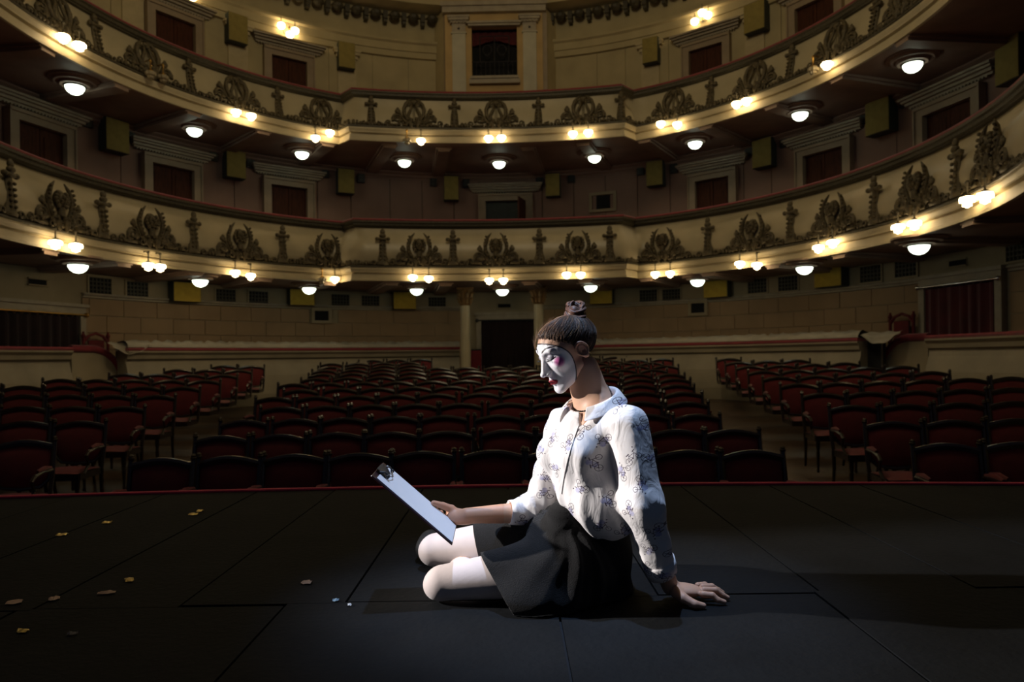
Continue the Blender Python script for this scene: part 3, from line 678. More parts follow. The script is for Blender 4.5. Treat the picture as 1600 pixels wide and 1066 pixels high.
# ================================================================== GROUND FLOOR LOGE PARAPET
RLOGE = 7.55; ZLG = EYE + 0.30
def phi_px(px, py, R): return wall_phi(px, py, R)[0]
segs = [('left wing loge parapet with cream curved panel and red padded top', phi_px(-420, 560, RLOGE), phi_px(108, 545, RLOGE), False),
        ('long cream loge parapet left of the columns, dust sheet on top', phi_px(196, 540, RLOGE), phi_px(718, 545, RLOGE), True),
        ('long cream loge parapet right of the columns, dust sheet on top', phi_px(852, 540, RLOGE), phi_px(1345, 515, RLOGE), True),
        ('right wing loge parapet with cream curved panel and red padded top', phi_px(1452, 515, RLOGE), phi_px(2100, 500, RLOGE), False)]
for lab, a, b, sheet in segs:
    r = thing('loge_parapet', lab, None, Matrix.Identity(4), kind='structure')
    plan = arc_plan(RLOGE, a, b, 2.0)
    zf = ZLG
    m = MB(); sweep(m, plan, [(0.20, zf - 1.7), (0.16, zf - 1.0), (0.09, zf - 0.6), (0.02, zf - 0.35), (0.0, zf - 0.25), (-0.25, zf - 0.25), (-0.25, zf - 1.7)], closed=True); m.build('panel', M_LOGE, r, smooth=False)
    m = MB(); sweep(m, plan, [(0.0, zf - 0.25), (0.05, zf - 0.22), (0.06, zf - 0.15), (0.10, zf - 0.10), (0.10, zf - 0.07), (-0.27, zf - 0.07), (-0.27, zf - 0.25)], closed=True); m.build('cornice', M_LOGE, r)
    m = MB(); sweep(m, plan, [(0.085, zf - 0.07), (0.10, zf - 0.04), (0.085, zf - 0.01), (-0.20, zf - 0.01), (-0.2, zf - 0.07)], closed=True); m.build('velvet_rail', M_REDTRIM, r)
    if sheet:
        m = MB(); P = []; nn = normals(plan); rr = random.Random(5)
        # rumpled sheet lying on the top, drooping over the outer end
        fine = arc_plan(RLOGE, a, b, 0.6); fn = normals(fine); n_ = len(fine)
        for i, ((x, y), n0) in enumerate(zip(fine, fn)):
            w = 0.02 * math.sin(i * 0.9) + 0.015 * math.sin(i * 2.3 + 1) + 0.012 * math.sin(i * 4.1)
            row = []
            for k, (o, dz) in enumerate(((0.075, 0.0), (0.07, 0.05), (0.02, 0.09 + w * 0.8), (-0.06, 0.12 + w), (-0.16, 0.125 - w), (-0.25, 0.10), (-0.30, -0.05 + w), (-0.30, -0.3 + w * 2))):
                row.append((x + n0.x * (o + w * 0.15), y + n0.y * (o + w * 0.15), zf + dz))
            P.append(row)
        m.quadgrid(P)
        o = m.build('dust_sheet', M_SHEET, None, smooth=True); tag(o, 'crumpled white dust sheet lying along the top of the loge parapet %s' % ('left of the columns' if a < 0 else 'right of the columns'), 'sheet', 'dust sheets on the loges')
# drooping sheet ends over the loge stairs
for side, pa, pb in (('left', 178, 232), ('right', 1345, 1400)):
    m = MB(); P = []
    for i in range(15):
        t = i / 14; px = pa + (pb - pa) * t; ph = phi_px(px, 540 if side == 'left' else 515, RLOGE - 0.05)
        sag = math.sin(PI * (t * 0.9 + (0.1 if side == 'left' else 0))) ** 1 ; row = []
        for j in range(9):
            s = j / 8; drop = (0.05 + 0.17 * sag) * s
            Rr = RLOGE + 0.12 - 0.20 * s + 0.03 * math.sin(9 * s + 3 * t); row.append((CX + Rr * math.sin(ph), CY + Rr * math.cos(ph), ZLG + 0.09 - drop + 0.012 * math.sin(14 * t)))
        P.append(row)
    m.quadgrid(P); o = m.build('sheet_end', M_SHEET, None, smooth=True); tag(o, 'drooping end of a white dust sheet over the dark %s loge entrance' % side, 'sheet')
    # dark entrance behind
    ph = phi_px((pa + pb) / 2 - (0 if side == 'left' else 6), 560 if side == 'left' else 535, 7.75)
    r = thing('loge_entrance', 'dark low opening of the loge entrance on the %s' % side, None, frame_at(ph, 7.72, hall_z(12)), kind='structure')
    MB().box((-0.2, 0, 0), (0.2, 0.03, ZLG - hall_z(12) - 0.02)).build('opening', M_VOID, r)
    for x in (-0.23, 0.2): MB().box((x, -0.05, 0), (x + 0.03, 0.03, ZLG - hall_z(12))).build('jamb', M_CHW, r)

# red rimmed curved partitions and red carved loge chairs
for side, px, cpx, py in (('left', 152, 150, 570), ('right', 1412, 1409, 540)):
    ph = phi_px(px, py, 7.85); s = 1 if side == 'left' else -1
    r = thing('partition', 'grey rounded partition with thick crimson padded rim by the %s loge entrance' % side, 'partition', frame_at(ph, 7.85, hall_z(11.5)))
    H = ZLG - hall_z(11.5) - 0.03; W = 0.48; pts = []
    pts = [(-s * W, H - 0.0)] + [(-s * W + s * (0.35 + 0.62 * math.sin(a)), H - 0.6 + 0.6 * math.cos(a)) for a in np.linspace(0.1, PI / 2, 9)] + [(s * (W - 0.0), 0)]
    m = MB(); b0 = len(m.v); poly = pts + [(-s * W, 0)]
    m.v += [(x, 0.0, z) for x, z in poly] + [(x, 0.06, z) for x, z in poly]; n_ = len(poly)
    m.f += [tuple(range(n_)), tuple(range(2 * n_ - 1, n_ - 1, -1))] + [(i, (i + 1) % n_, n_ + (i + 1) % n_, n_ + i) for i in range(n_)]
    m.build('panel', M_WALL0B, r)
    MB().tube([(x, 0.03, z) for x, z in pts], 0.075, 8).build('padded_rim', M_REDTRIM, r, smooth=True)
    # chair standing behind
    ph = phi_px(cpx, py - 25, 8.1); _, zc, _ = wall_phi(cpx, py - 28, 8.1)
    c = thing('carved_chair', 'tall crimson chair with arched carved back behind the %s partition' % side, 'chair', frame_at(ph, 8.1, hall_z(12)))
    H = zc - hall_z(12) + 0.28
    m = MB()
    for x in (-0.24, 0.24): m.tube([(x, 0, 0), (x, 0, H - 0.1), (x, 0, H)], [0.03, 0.03, 0.02], 6); m.ball((x, 0, H - 0.08), 0.045, 6, 5)
    m.tube([(-0.24, 0, H - 0.2), (-0.14, 0, H - 0.08), (0, 0, H - 0.03), (0.14, 0, H - 0.08), (0.24, 0, H - 0.2)], 0.028, 6); m.tube([(-0.24, 0, H - 0.75), (0.24, 0, H - 0.75)], 0.025, 6)
    m.build('back_frame', M_CHR, c); MB().box((-0.15, -0.02, H - 0.72), (0.15, 0.02, H - 0.16)).build('back_pad', M_CHR, c)
    MB().box((-0.24, -0.5, 0.36), (0.24, 0.0, 0.46)).build('seat', M_CHR, c)
    for x in (-0.21, 0.21): MB().tube([(x, -0.46, 0), (x, -0.46, 0.38)], 0.025, 6).build('leg', M_CHW, c)

# columns under the balcony --------------------------------------------------------------
for px, nm in ((727, 'left'), (842, 'right')):
    ph, z, d = wall_phi(px, 500, 7.15); zb_ = hall_z(d)
    r = thing('column', 'slim cream column with gilded leafy capital on the %s of the central dark doorway' % nm, 'column', frame_at(ph, 7.15, zb_))
    H = HB1 - zb_; zc = H - 0.42
    MB().lathe([(0.17, 0), (0.17, 0.08), (0.14, 0.12), (0.14, 0.16), (0.118, 0.2), (0.116, zc)], n=20).build('shaft', M_PAINT, r, smooth=False)
    m = MB().lathe([(0.125, zc), (0.14, zc + 0.02), (0.12, zc + 0.04), (0.125, zc + 0.22), (0.19, zc + 0.36), (0.2, zc + 0.38)], n=16)
    for k in range(10):
        a = 2 * PI * k / 10
        for z0, rr_ in ((zc + 0.05, 0.135), (zc + 0.19, 0.15)): m.tube([(rr_ * math.cos(a), rr_ * math.sin(a), z0), ((rr_ + 0.02) * math.cos(a), (rr_ + 0.02) * math.sin(a), z0 + 0.1), ((rr_ + 0.07) * math.cos(a), (rr_ + 0.07) * math.sin(a), z0 + 0.13)], [0.03, 0.03, 0.015], 5)
    m.box((-0.2, -0.2, zc + 0.38), (0.2, 0.2, H)); m.build('capital', mat('dull_gilt', (0.22, 0.13, 0.05), 0.5, 0.3, var=0.3), r)
# central doorway with its dark red curtain
def curtain_door(idx, px0, px1, ptop, label, clabel, rod_m, m_c, wide=0.12, R=RW - 0.05):
    pa, zt, d = wall_phi(px0, ptop, R); pb = wall_phi(px1, ptop, R)[0]; pm = (pa + pb) / 2
    W = R * math.sin((pb - pa) / 2); zf = hall_z(CY + R * math.cos(pm)) - 0.1
    M = frame_at(pm, R * math.cos((pb - pa) / 2) * 0.5 + R * 0.5 - 0.05, zf); H = zt - zf
    r = thing('door_%d' % idx, label, None, M, kind='structure')
    MB().box((-W, 0.05, 0), (W, 0.06, H)).build('dark_doorway', M_VOID, r)
    MB().box((-W - wide, -0.05, 0), (-W, 0.1, H + wide)).box((W, -0.05, 0), (W + wide, 0.1, H + wide)).box((-W, -0.05, H), (W, 0.1, H + wide)).box((-W - wide - 0.04, -0.09, H + wide), (W + wide + 0.04, 0.1, H + wide + 0.06)).build('frame', M_CORN, r)
    c = thing('curtain', clabel, 'curtain', M)
    m = MB(); P = []; rr = random.Random(idx)
    for i in range(int(W * 2 / 0.03) + 1):
        x = -W + 0.02 + (2 * W - 0.04) * i / int(W * 2 / 0.03); row = []
        for j in range(9):
            s = j / 8; amp = 0.018 + 0.03 * s
            row.append((x + 0.01 * math.sin(i * 0.6) * s, -0.03 + amp * math.sin(i * 0.95 + 0.6 * math.sin(i * 0.21)) + 0.01 * math.sin(i * 2.3), H - 0.06 - (H - 0.08) * s))
        P.append(row)
    m.quadgrid(P); m.build('cloth', m_c, c, smooth=True)
    MB().tube([(-W - 0.08, -0.08, H - 0.02), (W + 0.08, -0.08, H - 0.02)], 0.016, 8).ball((-W - 0.1, -0.08, H - 0.02), 0.045, 10, 7).ball((W + 0.1, -0.08, H - 0.02), 0.045, 10, 7).build('rod', rod_m, c, smooth=True)
    m = MB()
    for i in range(int(W * 2 / 0.14)):
        x = -W + 0.05 + i * 0.14; m.tube([(x + 0.024 * math.cos(a), -0.08, H - 0.035 + 0.024 * math.sin(a)) for a in np.linspace(0, 2 * PI, 9)], 0.004, 4)
    m.build('rings', rod_m, c)
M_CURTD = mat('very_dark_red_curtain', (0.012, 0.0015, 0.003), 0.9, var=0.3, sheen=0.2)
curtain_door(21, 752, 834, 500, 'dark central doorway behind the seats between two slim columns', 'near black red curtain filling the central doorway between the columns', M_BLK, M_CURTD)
for x, nm in ((-0.80, 'left'), (0.80, 'right')):
    phm = phi_px(793, 500, 8.1); r = thing('door_panel', 'low crimson padded panel on the %s of the central doorway' % nm, 'panel', frame_at(phm, 8.08, hall_z(17.8)))
    MB().box((x - 0.13, -0.09, 0), (x + 0.13, -0.04, 1.05)).build('padding', M_REDTRIM, r); MB().box((x - 0.13, -0.1, 1.05), (x + 0.13, -0.03, 1.08)).build('cap', M_CHW, r)
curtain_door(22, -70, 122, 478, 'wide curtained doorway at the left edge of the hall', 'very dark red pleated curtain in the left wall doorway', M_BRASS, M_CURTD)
curtain_door(23, 1449, 1560, 448, 'curtained doorway in the wall at the right', 'crimson pleated curtain on a chrome rod in the right wall', M_CHROME, M_CURT)

# ================================================================== THEATRE CHAIRS
def chair_proto(near):
    r = thing('theatre_chair', 'x', 'chair')
    W = 0.255
    # back frame: posts with finials, arched top rail, rounded lower rail
    m = MB()
    for s in (-1, 1):
        m.tube([(s * (W - 0.015), 0.0, 0.40), (s * W, 0.035, 0.62), (s * W, 0.085, 0.90)], [0.020, 0.020, 0.019], 6)
        m.lathe([(0.012, 0), (0.024, 0.006), (0.026, 0.02), (0.018, 0.03), (0.022, 0.038), (0.010, 0.05)], c=(s * W, 0.087, 0.895), n=8)
    N = 10; top = [(-W + 2 * W * i / N, 0.085 + 0.0, 0.865 + 0.045 * math.sin(PI * i / N)) for i in range(N + 1)]
    P = []
    for x, y, z in top: P.append([(x, y - 0.022, z - 0.045), (x, y - 0.027, z - 0.012), (x, y - 0.015, z + 0.008), (x, y + 0.012, z + 0.008), (x, y + 0.018, z - 0.045)])
    m.quadgrid(P, closev=True)
    low = [(-W, 0.045, 0.66), (-W + 0.025, 0.03, 0.56), (-W + 0.09, 0.02, 0.495), (0, 0.015, 0.475), (W - 0.09, 0.02, 0.495), (W - 0.025, 0.03, 0.56), (W, 0.045, 0.66)]
    m.tube(low, 0.016, 6); m.build('back_frame', M_CHW, r)
    # upholstered back panel, domed
    m = MB(); P = []
    for i in range(13):
        t = i / 12; x = (-1 + 2 * t) * (W - 0.022); zt = 0.83 + 0.04 * math.sin(PI * t); e = abs(-1 + 2 * t); zb = 0.49 + 0.15 * max(0, (e - 0.45) / 0.55) ** 2.2; row = []
        for j in range(8):
            s = j / 7; z = zb + (zt - zb) * s; y = 0.02 + (z - 0.47) * 0.15; row.append((x, y - 0.030 * math.sin(PI * s) ** 0.5 * math.sin(PI * min(0.999, max(0.001, t))) ** 0.4 - 0.004, z))
        P.append(row)
    m.quadgrid(P)
    m.quadgrid([[(x, y + 0.035, z) for x, y, z in (q[0], q[-1])] for q in P])
    m.build('back_panel', M_CHR, r, smooth=True)
    m = MB(); P = []
    for i in range(9):
        t = i / 8; row = []
        for j in range(9):
            s = j / 8; x = (-1 + 2 * t) * (0.235 - 0.02 * (1 - s)); y = -0.46 + 0.47 * s; z = 0.43 + 0.045 * (math.sin(PI * min(.98, max(.02, t))) * math.sin(PI * min(.98, max(.02, s)))) ** 0.45; row.append((x, y, z))
        P.append(row)
    m.quadgrid(P); m.build('seat', M_CHR, r, smooth=True)
    m = MB().box((-0.235, -0.47, 0.37), (0.235, -0.43, 0.435)).box((-0.245, -0.45, 0.37), (-0.215, 0.02, 0.435)).box((0.215, -0.45, 0.37), (0.245, 0.02, 0.435)).box((-0.235, -0.01, 0.37), (0.235, 0.02, 0.435))
    m.build('seat_frame', M_CHW, r)
    for s in (-1, 1):
        m = MB().tube([(s * W, 0.04, 0.645), (s * (W + 0.004), -0.15, 0.655), (s * (W + 0.006), -0.31, 0.635), (s * (W + 0.004), -0.36, 0.60), (s * W, -0.33, 0.56), (s * (W - 0.01), -0.29, 0.50), (s * (W - 0.02), -0.36, 0.42)], [0.016, 0.017, 0.018, 0.018, 0.016, 0.016, 0.018], 6)
        a = m.build('armrest', M_CHW, r)
        MB().tube([(s * W, 0.0, 0.668), (s * (W + 0.004), -0.13, 0.678), (s * (W + 0.006), -0.26, 0.668)], [0.014, 0.024, 0.014], 7).build('arm_pad', M_CHR, a, smooth=True)
    if near:
        for s in (-1, 1):
            MB().lathe([(0.012, 0), (0.018, 0.02), (0.014, 0.05), (0.022, 0.22), (0.018, 0.26), (0.026, 0.3), (0.026, 0.38)], c=(s * 0.21, -0.44, 0), n=7).build('leg', M_CHW, r)
            MB().tube([(s * 0.225, 0.07, 0.0), (s * 0.23, 0.02, 0.22), (s * (W - 0.015), 0.0, 0.42)], [0.015, 0.018, 0.022], 6).build('leg', M_CHW, r)
    return r
protos = {}
nchair = 0
def place_chair(x, y, rot, near, label, group):
    global nchair
    M = Matrix.Translation((x, y, hall_z(y, x))) @ Matrix.Rotation(rot, 4, 'Z')
    if near not in protos: protos[near] = chair_proto(near); protos[near].matrix_world = M; o = protos[near]
    else: o = copy_tree(protos[near], M)
    tag(o, label, 'chair', group); nchair += 1
def in_view(x, y):
    px = 800 + FPX * x / y; return -70 < px < 1670
rr = random.Random(11)
def rowname(k): return ORD[k] + ' row from the stage'
for k in range(13):
    y = 5.72 + 0.925 * k; pitch = 0.525 + 0.0035 * k; nseat = (10, 10, 10, 10, 11, 11, 12, 12, 12, 13, 13, 14, 15)[k]
    x0 = -0.40 - pitch * nseat / 2 + (0.06 if k % 2 else -0.05)
    for i in range(nseat):
        x = x0 + (i + 0.5) * pitch + rr.uniform(-0.006, 0.006) + (0.05 if i >= nseat // 2 else -0.0) - 0.025
        if k >= 10 and abs(x + 0.40) < 1.45 and y > 14.9: continue
        curve = 0.020 * (x + 0.4) ** 2
        place_chair(x, y - curve + rr.uniform(-0.02, 0.02), rr.uniform(-0.03, 0.03) + 0.02 * (x + 0.4), k < 5,
                    'crimson theatre chair, middle block, %s, %s from left' % (rowname(k), ORD[i]), 'theatre chairs of the middle block')
for side in (-1, 1):
    for k in range(11):
        d = (6.38 if side < 0 else 5.72) + 1.02 * k
        xin = -0.42 + side * (3.69 + 0.115 * (d - 5.8)); a = -side * R_(8)
        for i in range(9):
            t = 0.545 * (i + 0.5); x = xin + side * t * math.cos(a); y = d - t * math.sin(R_(8))
            if math.hypot(x - CX, y - CY) > 7.2 and y > CY - 1: continue
            if not in_view(x - side * 0.25, y): continue
            place_chair(x, y, a + rr.uniform(-0.04, 0.04), k < 4,
                        'crimson theatre chair, %s block, %s, %s from the aisle' % ('left' if side < 0 else 'right', rowname(k), ORD[i]), 'theatre chairs of the %s block' % ('left' if side < 0 else 'right'))
print('CHAIRS', nchair)

# ================================================================== SCRAPS ON THE STAGE
M_GOLD = mat('gold_foil', (0.55, 0.40, 0.12), 0.4, 0.5, var=0.3, scale=60)
M_PET = mat('dry_petal', (0.42, 0.28, 0.20), 0.7, var=0.2, scale=40)
M_PETD = mat('dark_petal', (0.10, 0.09, 0.09), 0.7, var=0.2)
M_BLU = mat('pale_blue_chip', (0.25, 0.38, 0.48), 0.7, var=0.2); M_WHT = mat('white_chip', (0.8, 0.8, 0.8), 0.7, var=0.1)
scr = [(97, 836, 15, 5, M_GOLD, 0.2, 'gold foil scrap on the black stage, at the upper left'), (168, 817, 14, 4, M_GOLD, 0.1, 'small gold scrap on the stage second nearest the red edging'), (303, 804, 14, 4, M_GOLD, 0.0, 'left one of two touching gold scraps near the red stage edging'), (313, 799, 9, 4, M_GOLD, -0.3, 'right one of two touching gold scraps near the red stage edging'),
       (202, 907, 12, 9, M_GOLD, 0.6, 'bright crumpled gold leaf scrap lying alone at the left of the stage'), (167, 927, 26, 6, M_PET, 0.25, 'long thin curved pink scrap on the stage left'), (85, 936, 15, 9, M_PET, 0.5, 'small square pink petal scrap on the stage left'), (23, 942, 22, 8, M_PET, 0.3, 'flat pink petal scrap at the left frame edge'),
       (36, 987, 16, 8, M_GOLD, -0.1, 'gold scrap nearest the camera at the lower left'), (114, 991, 16, 5, M_PETD, 0.3, 'dull dark petal scrap at the lower left'), (480, 911, 18, 7, M_PET, -0.3, 'striped beige leaf scrap left of the woman'), (525, 939, 10, 5, M_BLU, 0.0, 'pale blue paint chip on the stage seam'), (546, 946, 6, 4, M_WHT, 0.4, 'tiny white chip just below the stage seam')]
for px, py, w, h, m_, rot, lab in scr:
    c = floor_pt(px, py, 0.002); d = c.y; W = w * d / FPX / 2; H = h * d / FPX / 2 * d / EYE * 0.9
    mb = MB(); P = []
    for i in range(6):
        t = i / 5; hw = (0.45 + 0.55 * math.sin(PI * (0.12 + 0.8 * t))) * H
        P.append([(-W + 2 * W * t, -hw * rr.uniform(.6, 1), 0.001 + 0.002 * rr.random()), (-W + 2 * W * t, 0, 0.003 + 0.006 * rr.random()), (-W + 2 * W * t, hw * rr.uniform(.6, 1), 0.001 + 0.004 * rr.random())])
    mb.quadgrid(P); top = len(mb.v); n0 = len(mb.f)
    mb.v += [(x, y, z - 0.0006) for x, y, z in mb.v]; mb.f += [tuple(reversed([q + top for q in f])) for f in mb.f]
    o = mb.build('foil_scrap' if m_ is M_GOLD else 'petal_scrap' if m_ in (M_PET, M_PETD) else 'paint_chip', m_); o.matrix_world = Matrix.Translation(c) @ Matrix.Rotation(rot, 4, 'Z'); tag(o, lab, 'scrap', 'scraps scattered on the stage')

# ================================================================== THE WOMAN
# implicit surfaces --------------------------------------------------------------------
def cone(p, a, b, ra, rb):
    a = np.array(a, dtype=np.float32); b = np.array(b, dtype=np.float32); ba = b - a
    t = np.clip(((p - a) @ ba) / float(ba @ ba), 0, 1)
    q = p - a - t[..., None] * ba
    return np.sqrt((q * q).sum(-1)) - (ra + (rb - ra) * t)
def ell(p, c, r, Rm=None):
    q = p - np.array(c, dtype=np.float32)
    if Rm is not None: q = q @ np.array(Rm, dtype=np.float32)
    r = np.array(r, dtype=np.float32); k0 = np.sqrt(((q / r) ** 2).sum(-1)); k1 = np.sqrt(((q / (r * r)) ** 2).sum(-1)) + 1e-9
    return k0 * (k0 - 1) / k1
def smin(a, b, k):
    h = np.clip(0.5 + 0.5 * (b - a) / k, 0, 1); return b + (a - b) * h - k * h * (1 - h)
def smax(a, b, k): return -smin(-a, -b, k)
def chainsdf(p, pts, rad, k=0.01):
    d = None
    for i in range(len(pts) - 1):
        e = cone(p, pts[i], pts[i + 1], rad[i], rad[i + 1]); d = e if d is None else smin(d, e, k)
    return d
def snet(f, lo, hi, h):
    lo = np.array(lo); n = np.ceil((np.array(hi) - lo) / h).astype(int) + 1
    ax = [(lo[i] + h * np.arange(n[i])).astype(np.float32) for i in range(3)]
    V = np.empty(n, dtype=np.float32)
    for i0 in range(0, n[0], 12):
        X = np.stack(np.meshgrid(ax[0][i0:i0 + 12], ax[1], ax[2], indexing='ij'), -1); V[i0:i0 + 12] = f(X)
    S = V < 0
    c = [(i, j, k) for i in (0, 1) for j in (0, 1) for k in (0, 1)]
    def sl(A, o): return A[o[0]:n[0] - 1 + o[0], o[1]:n[1] - 1 + o[1], o[2]:n[2] - 1 + o[2]]
    cnt = sum(sl(S, o).astype(np.int8) for o in c); mix = (cnt > 0) & (cnt < 8)
    ii = np.argwhere(mix); idx = -np.ones(mix.shape, dtype=np.int64); idx[mix] = np.arange(len(ii))
    acc = np.zeros((len(ii), 3)); num = np.zeros(len(ii))
    for a in c:
        for ax_ in range(3):
            if a[ax_] == 1: continue
            b = list(a); b[ax_] = 1
            va = V[ii[:, 0] + a[0], ii[:, 1] + a[1], ii[:, 2] + a[2]]; vb = V[ii[:, 0] + b[0], ii[:, 1] + b[1], ii[:, 2] + b[2]]
            m = (va < 0) != (vb < 0); t = np.where(m, va / np.where(m, va - vb, 1), 0)
            pt = np.tile(np.array(a, float), (len(ii), 1)); pt[:, ax_] += t
            acc[m] += pt[m]; num[m] += 1
    verts = lo + (ii + acc / num[:, None]) * h
    F = []
    for ax_ in range(3):
        o1, o2 = [(1, 2), (2, 0), (0, 1)][ax_]
        A = S; sh = [slice(None)] * 3; sa = [slice(1, -1)] * 3; sa[ax_] = slice(0, -1); sb = [slice(1, -1)] * 3; sb[ax_] = slice(1, None)
        a = A[tuple(sa)]; b = A[tuple(sb)]; e = np.argwhere(a != b); inside = a[a != b]
        base = e.copy(); base[:, o1] += 1; base[:, o2] += 1
        def g(d1, d2):
            q = base.copy(); q[:, o1] -= d1; q[:, o2] -= d2; return idx[q[:, 0], q[:, 1], q[:, 2]]
        q = np.stack([g(1, 1), g(0, 1), g(0, 0), g(1, 0)], 1); q[~inside] = q[~inside][:, ::-1]; F.append(q)
    F = np.concatenate(F); F = F[(F >= 0).all(1)]
    return verts, F
def np_mesh(name, v, f, m, parent=None, smooth=True, col=None):
    me = bpy.data.meshes.new(name); me.from_pydata(v.tolist(), [], f.tolist() if hasattr(f, 'tolist') else f)
    if m: me.materials.append(m)
    if smooth: me.shade_smooth()
    if col is not None:
        at = me.color_attributes.new('Col', 'FLOAT_COLOR', 'POINT'); at.data.foreach_set('color', np.concatenate([col, np.ones((len(col), 1))], 1).astype(np.float32).ravel())
    me.update(); o = bpy.data.objects.new(name, me); COL.objects.link(o)
    if parent: o.parent = parent; o.matrix_parent_inverse = parent.matrix_world.inverted()
    return o
def smoothmesh(v, f, it=2, lam=0.5):
    e = np.concatenate([f[:, [0, 1]], f[:, [1, 2]], f[:, [2, 3]], f[:, [3, 0]]]); e = np.concatenate([e, e[:, ::-1]])
    for _ in range(it):
        acc = np.zeros_like(v); cnt = np.zeros(len(v)); np.add.at(acc, e[:, 0], v[e[:, 1]]); np.add.at(cnt, e[:, 0], 1)
        v = v + lam * (acc / np.maximum(cnt, 1)[:, None] - v)
    return v
def T3(v): return tuple(float(x) for x in v)

def attr_mat(name, rough, sss=0.0, spec=0.4, bump=0.0, bscale=200):
    m = bpy.data.materials.new(name); m.use_nodes = True; nt = m.node_tree; b = nt.nodes['Principled BSDF']
    a = nt.nodes.new('ShaderNodeAttribute'); a.attribute_name = 'Col'; nt.links.new(a.outputs['Color'], b.inputs['Base Color'])
    b.inputs['Roughness'].default_value = rough; b.inputs['Specular IOR Level'].default_value = spec
    if sss: b.inputs['Subsurface Weight'].default_value = sss; b.inputs['Subsurface Radius'].default_value = (0.01, 0.004, 0.002); b.inputs['Subsurface Scale'].default_value = 0.5
    if bump:
        n = nt.nodes.new('ShaderNodeTexNoise'); n.inputs['Scale'].default_value = bscale; tc = nt.nodes.new('ShaderNodeTexCoord'); nt.links.new(tc.outputs['Object'], n.inputs['Vector'])
        bp = nt.nodes.new('ShaderNodeBump'); bp.inputs['Strength'].default_value = bump; bp.inputs['Distance'].default_value = 0.002; nt.links.new(n.outputs['Fac'], bp.inputs['Height']); nt.links.new(bp.outputs[0], b.inputs['Normal'])
    return m
M_SKIN = attr_mat('skin_and_greasepaint', 0.5, sss=0.12, spec=0.35, bump=0.12)
SKIN = np.array([0.62, 0.37, 0.25])
WM = thing('person', 'young woman in white mime makeup sitting on the stage floor, patterned blouse and black skirt', 'person', Matrix.Translation((0.2, 2.05, 0)))

# joints (pixel of the photograph + distance) ------------------------------------------
SH_N = Q(981, 663, 1.94); SH_F = Q(880, 662, 2.15)
NB = Q(928, 640, 2.05); NT = Q(904, 578, 2.04)
CHEST = Q(928, 705, 2.05); WAIST = Q(915, 800, 2.07); PELV = Vector((0.215, 2.08, 0.125))
EL_N = Q(1003, 790, 1.90); WR_N = Q(1047, 917, 2.02)
EL_F = Q(838, 800, 2.22); WR_F = Q(730, 806, 2.17)
HIP_N = Vector((0.16, 2.02, 0.10)); KN_N = Vector((-0.208, 2.035, 0.054))
HIP_F = Vector((0.13, 2.24, 0.125)); KN_F = Vector((-0.262, 2.36, 0.062))
face_dir = Vector((-0.91, -0.42, 0)).normalized()
HC = Q(884, 548, 2.035)
HM = Matrix.Translation(HC) @ Matrix.Rotation(math.atan2(face_dir.x, -face_dir.y), 4, 'Z') @ Matrix.Rotation(R_(26), 4, 'X') @ Matrix.Scale(0.90, 4)

# head: radial surface around an implicit skull and face -------------------------------
def head_sdf(p):
    ax = p.copy(); ax[..., 0] = np.abs(ax[..., 0])
    d = ell(p, (0, 0.018, 0.024), (0.070, 0.090, 0.068))
    d = smin(d, ell(p, (0, -0.030, 0.026), (0.057, 0.052, 0.054)), 0.03)
    d = smin(d, ell(p, (0, -0.028, -0.030), (0.053, 0.052, 0.055)), 0.03)
    d = smin(d, ell(p, (0, -0.034, -0.068), (0.037, 0.045, 0.038)), 0.025)
    d = smin(d, cone(ax, (0.046, 0.0, -0.050), (0.012, -0.070, -0.098), 0.013, 0.013), 0.022)
    d = smin(d, ell(p, (0, -0.077, -0.100), (0.014, 0.012, 0.013)), 0.014)
    d = smin(d, ell(ax, (0.040, -0.058, -0.014), (0.017, 0.018, 0.016)), 0.022)
    d = smin(d, cone(ax, (0.036, -0.069, 0.033), (0.008, -0.078, 0.027), 0.009, 0.009), 0.014)
    d = smax(d, -ell(ax, (0.031, -0.096, 0.014), (0.017, 0.018, 0.0125)), 0.012)
    # closed-down eyes: ball with a lid
    d = smin(d, ell(ax, (0.031, -0.0705, 0.012), (0.0125, 0.0115, 0.0105)), 0.003)
    # nose
    d = smin(d, cone(p, (0, -0.077, 0.026), (0, -0.104, -0.030), 0.0065, 0.0085), 0.010)
    d = smin(d, ell(p, (0, -0.1075, -0.033), (0.0088, 0.0092, 0.0082)), 0.006)
    d = smin(d, ell(ax, (0.0105, -0.096, -0.0375), (0.0062, 0.0085, 0.0065)), 0.005)
    # mouth
    d = smin(d, ell(p, (0, -0.076, -0.064), (0.021, 0.015, 0.020)), 0.014)
    d = smin(d, cone(ax, (0.002, -0.0945, -0.0625), (0.019, -0.083, -0.0665), 0.0042, 0.0018), 0.0035)
    d = smin(d, cone(ax, (0.000, -0.0925, -0.0725), (0.016, -0.083, -0.0695), 0.0052, 0.0022), 0.0035)
    d = smax(d, -cone(ax, (0.0, -0.0995, -0.0675), (0.020, -0.088, -0.0685), 0.0012, 0.001), 0.003)
    d = smax(d, -ell(p, (0, -0.098, -0.084), (0.02, 0.009, 0.006)), 0.008)
    return d
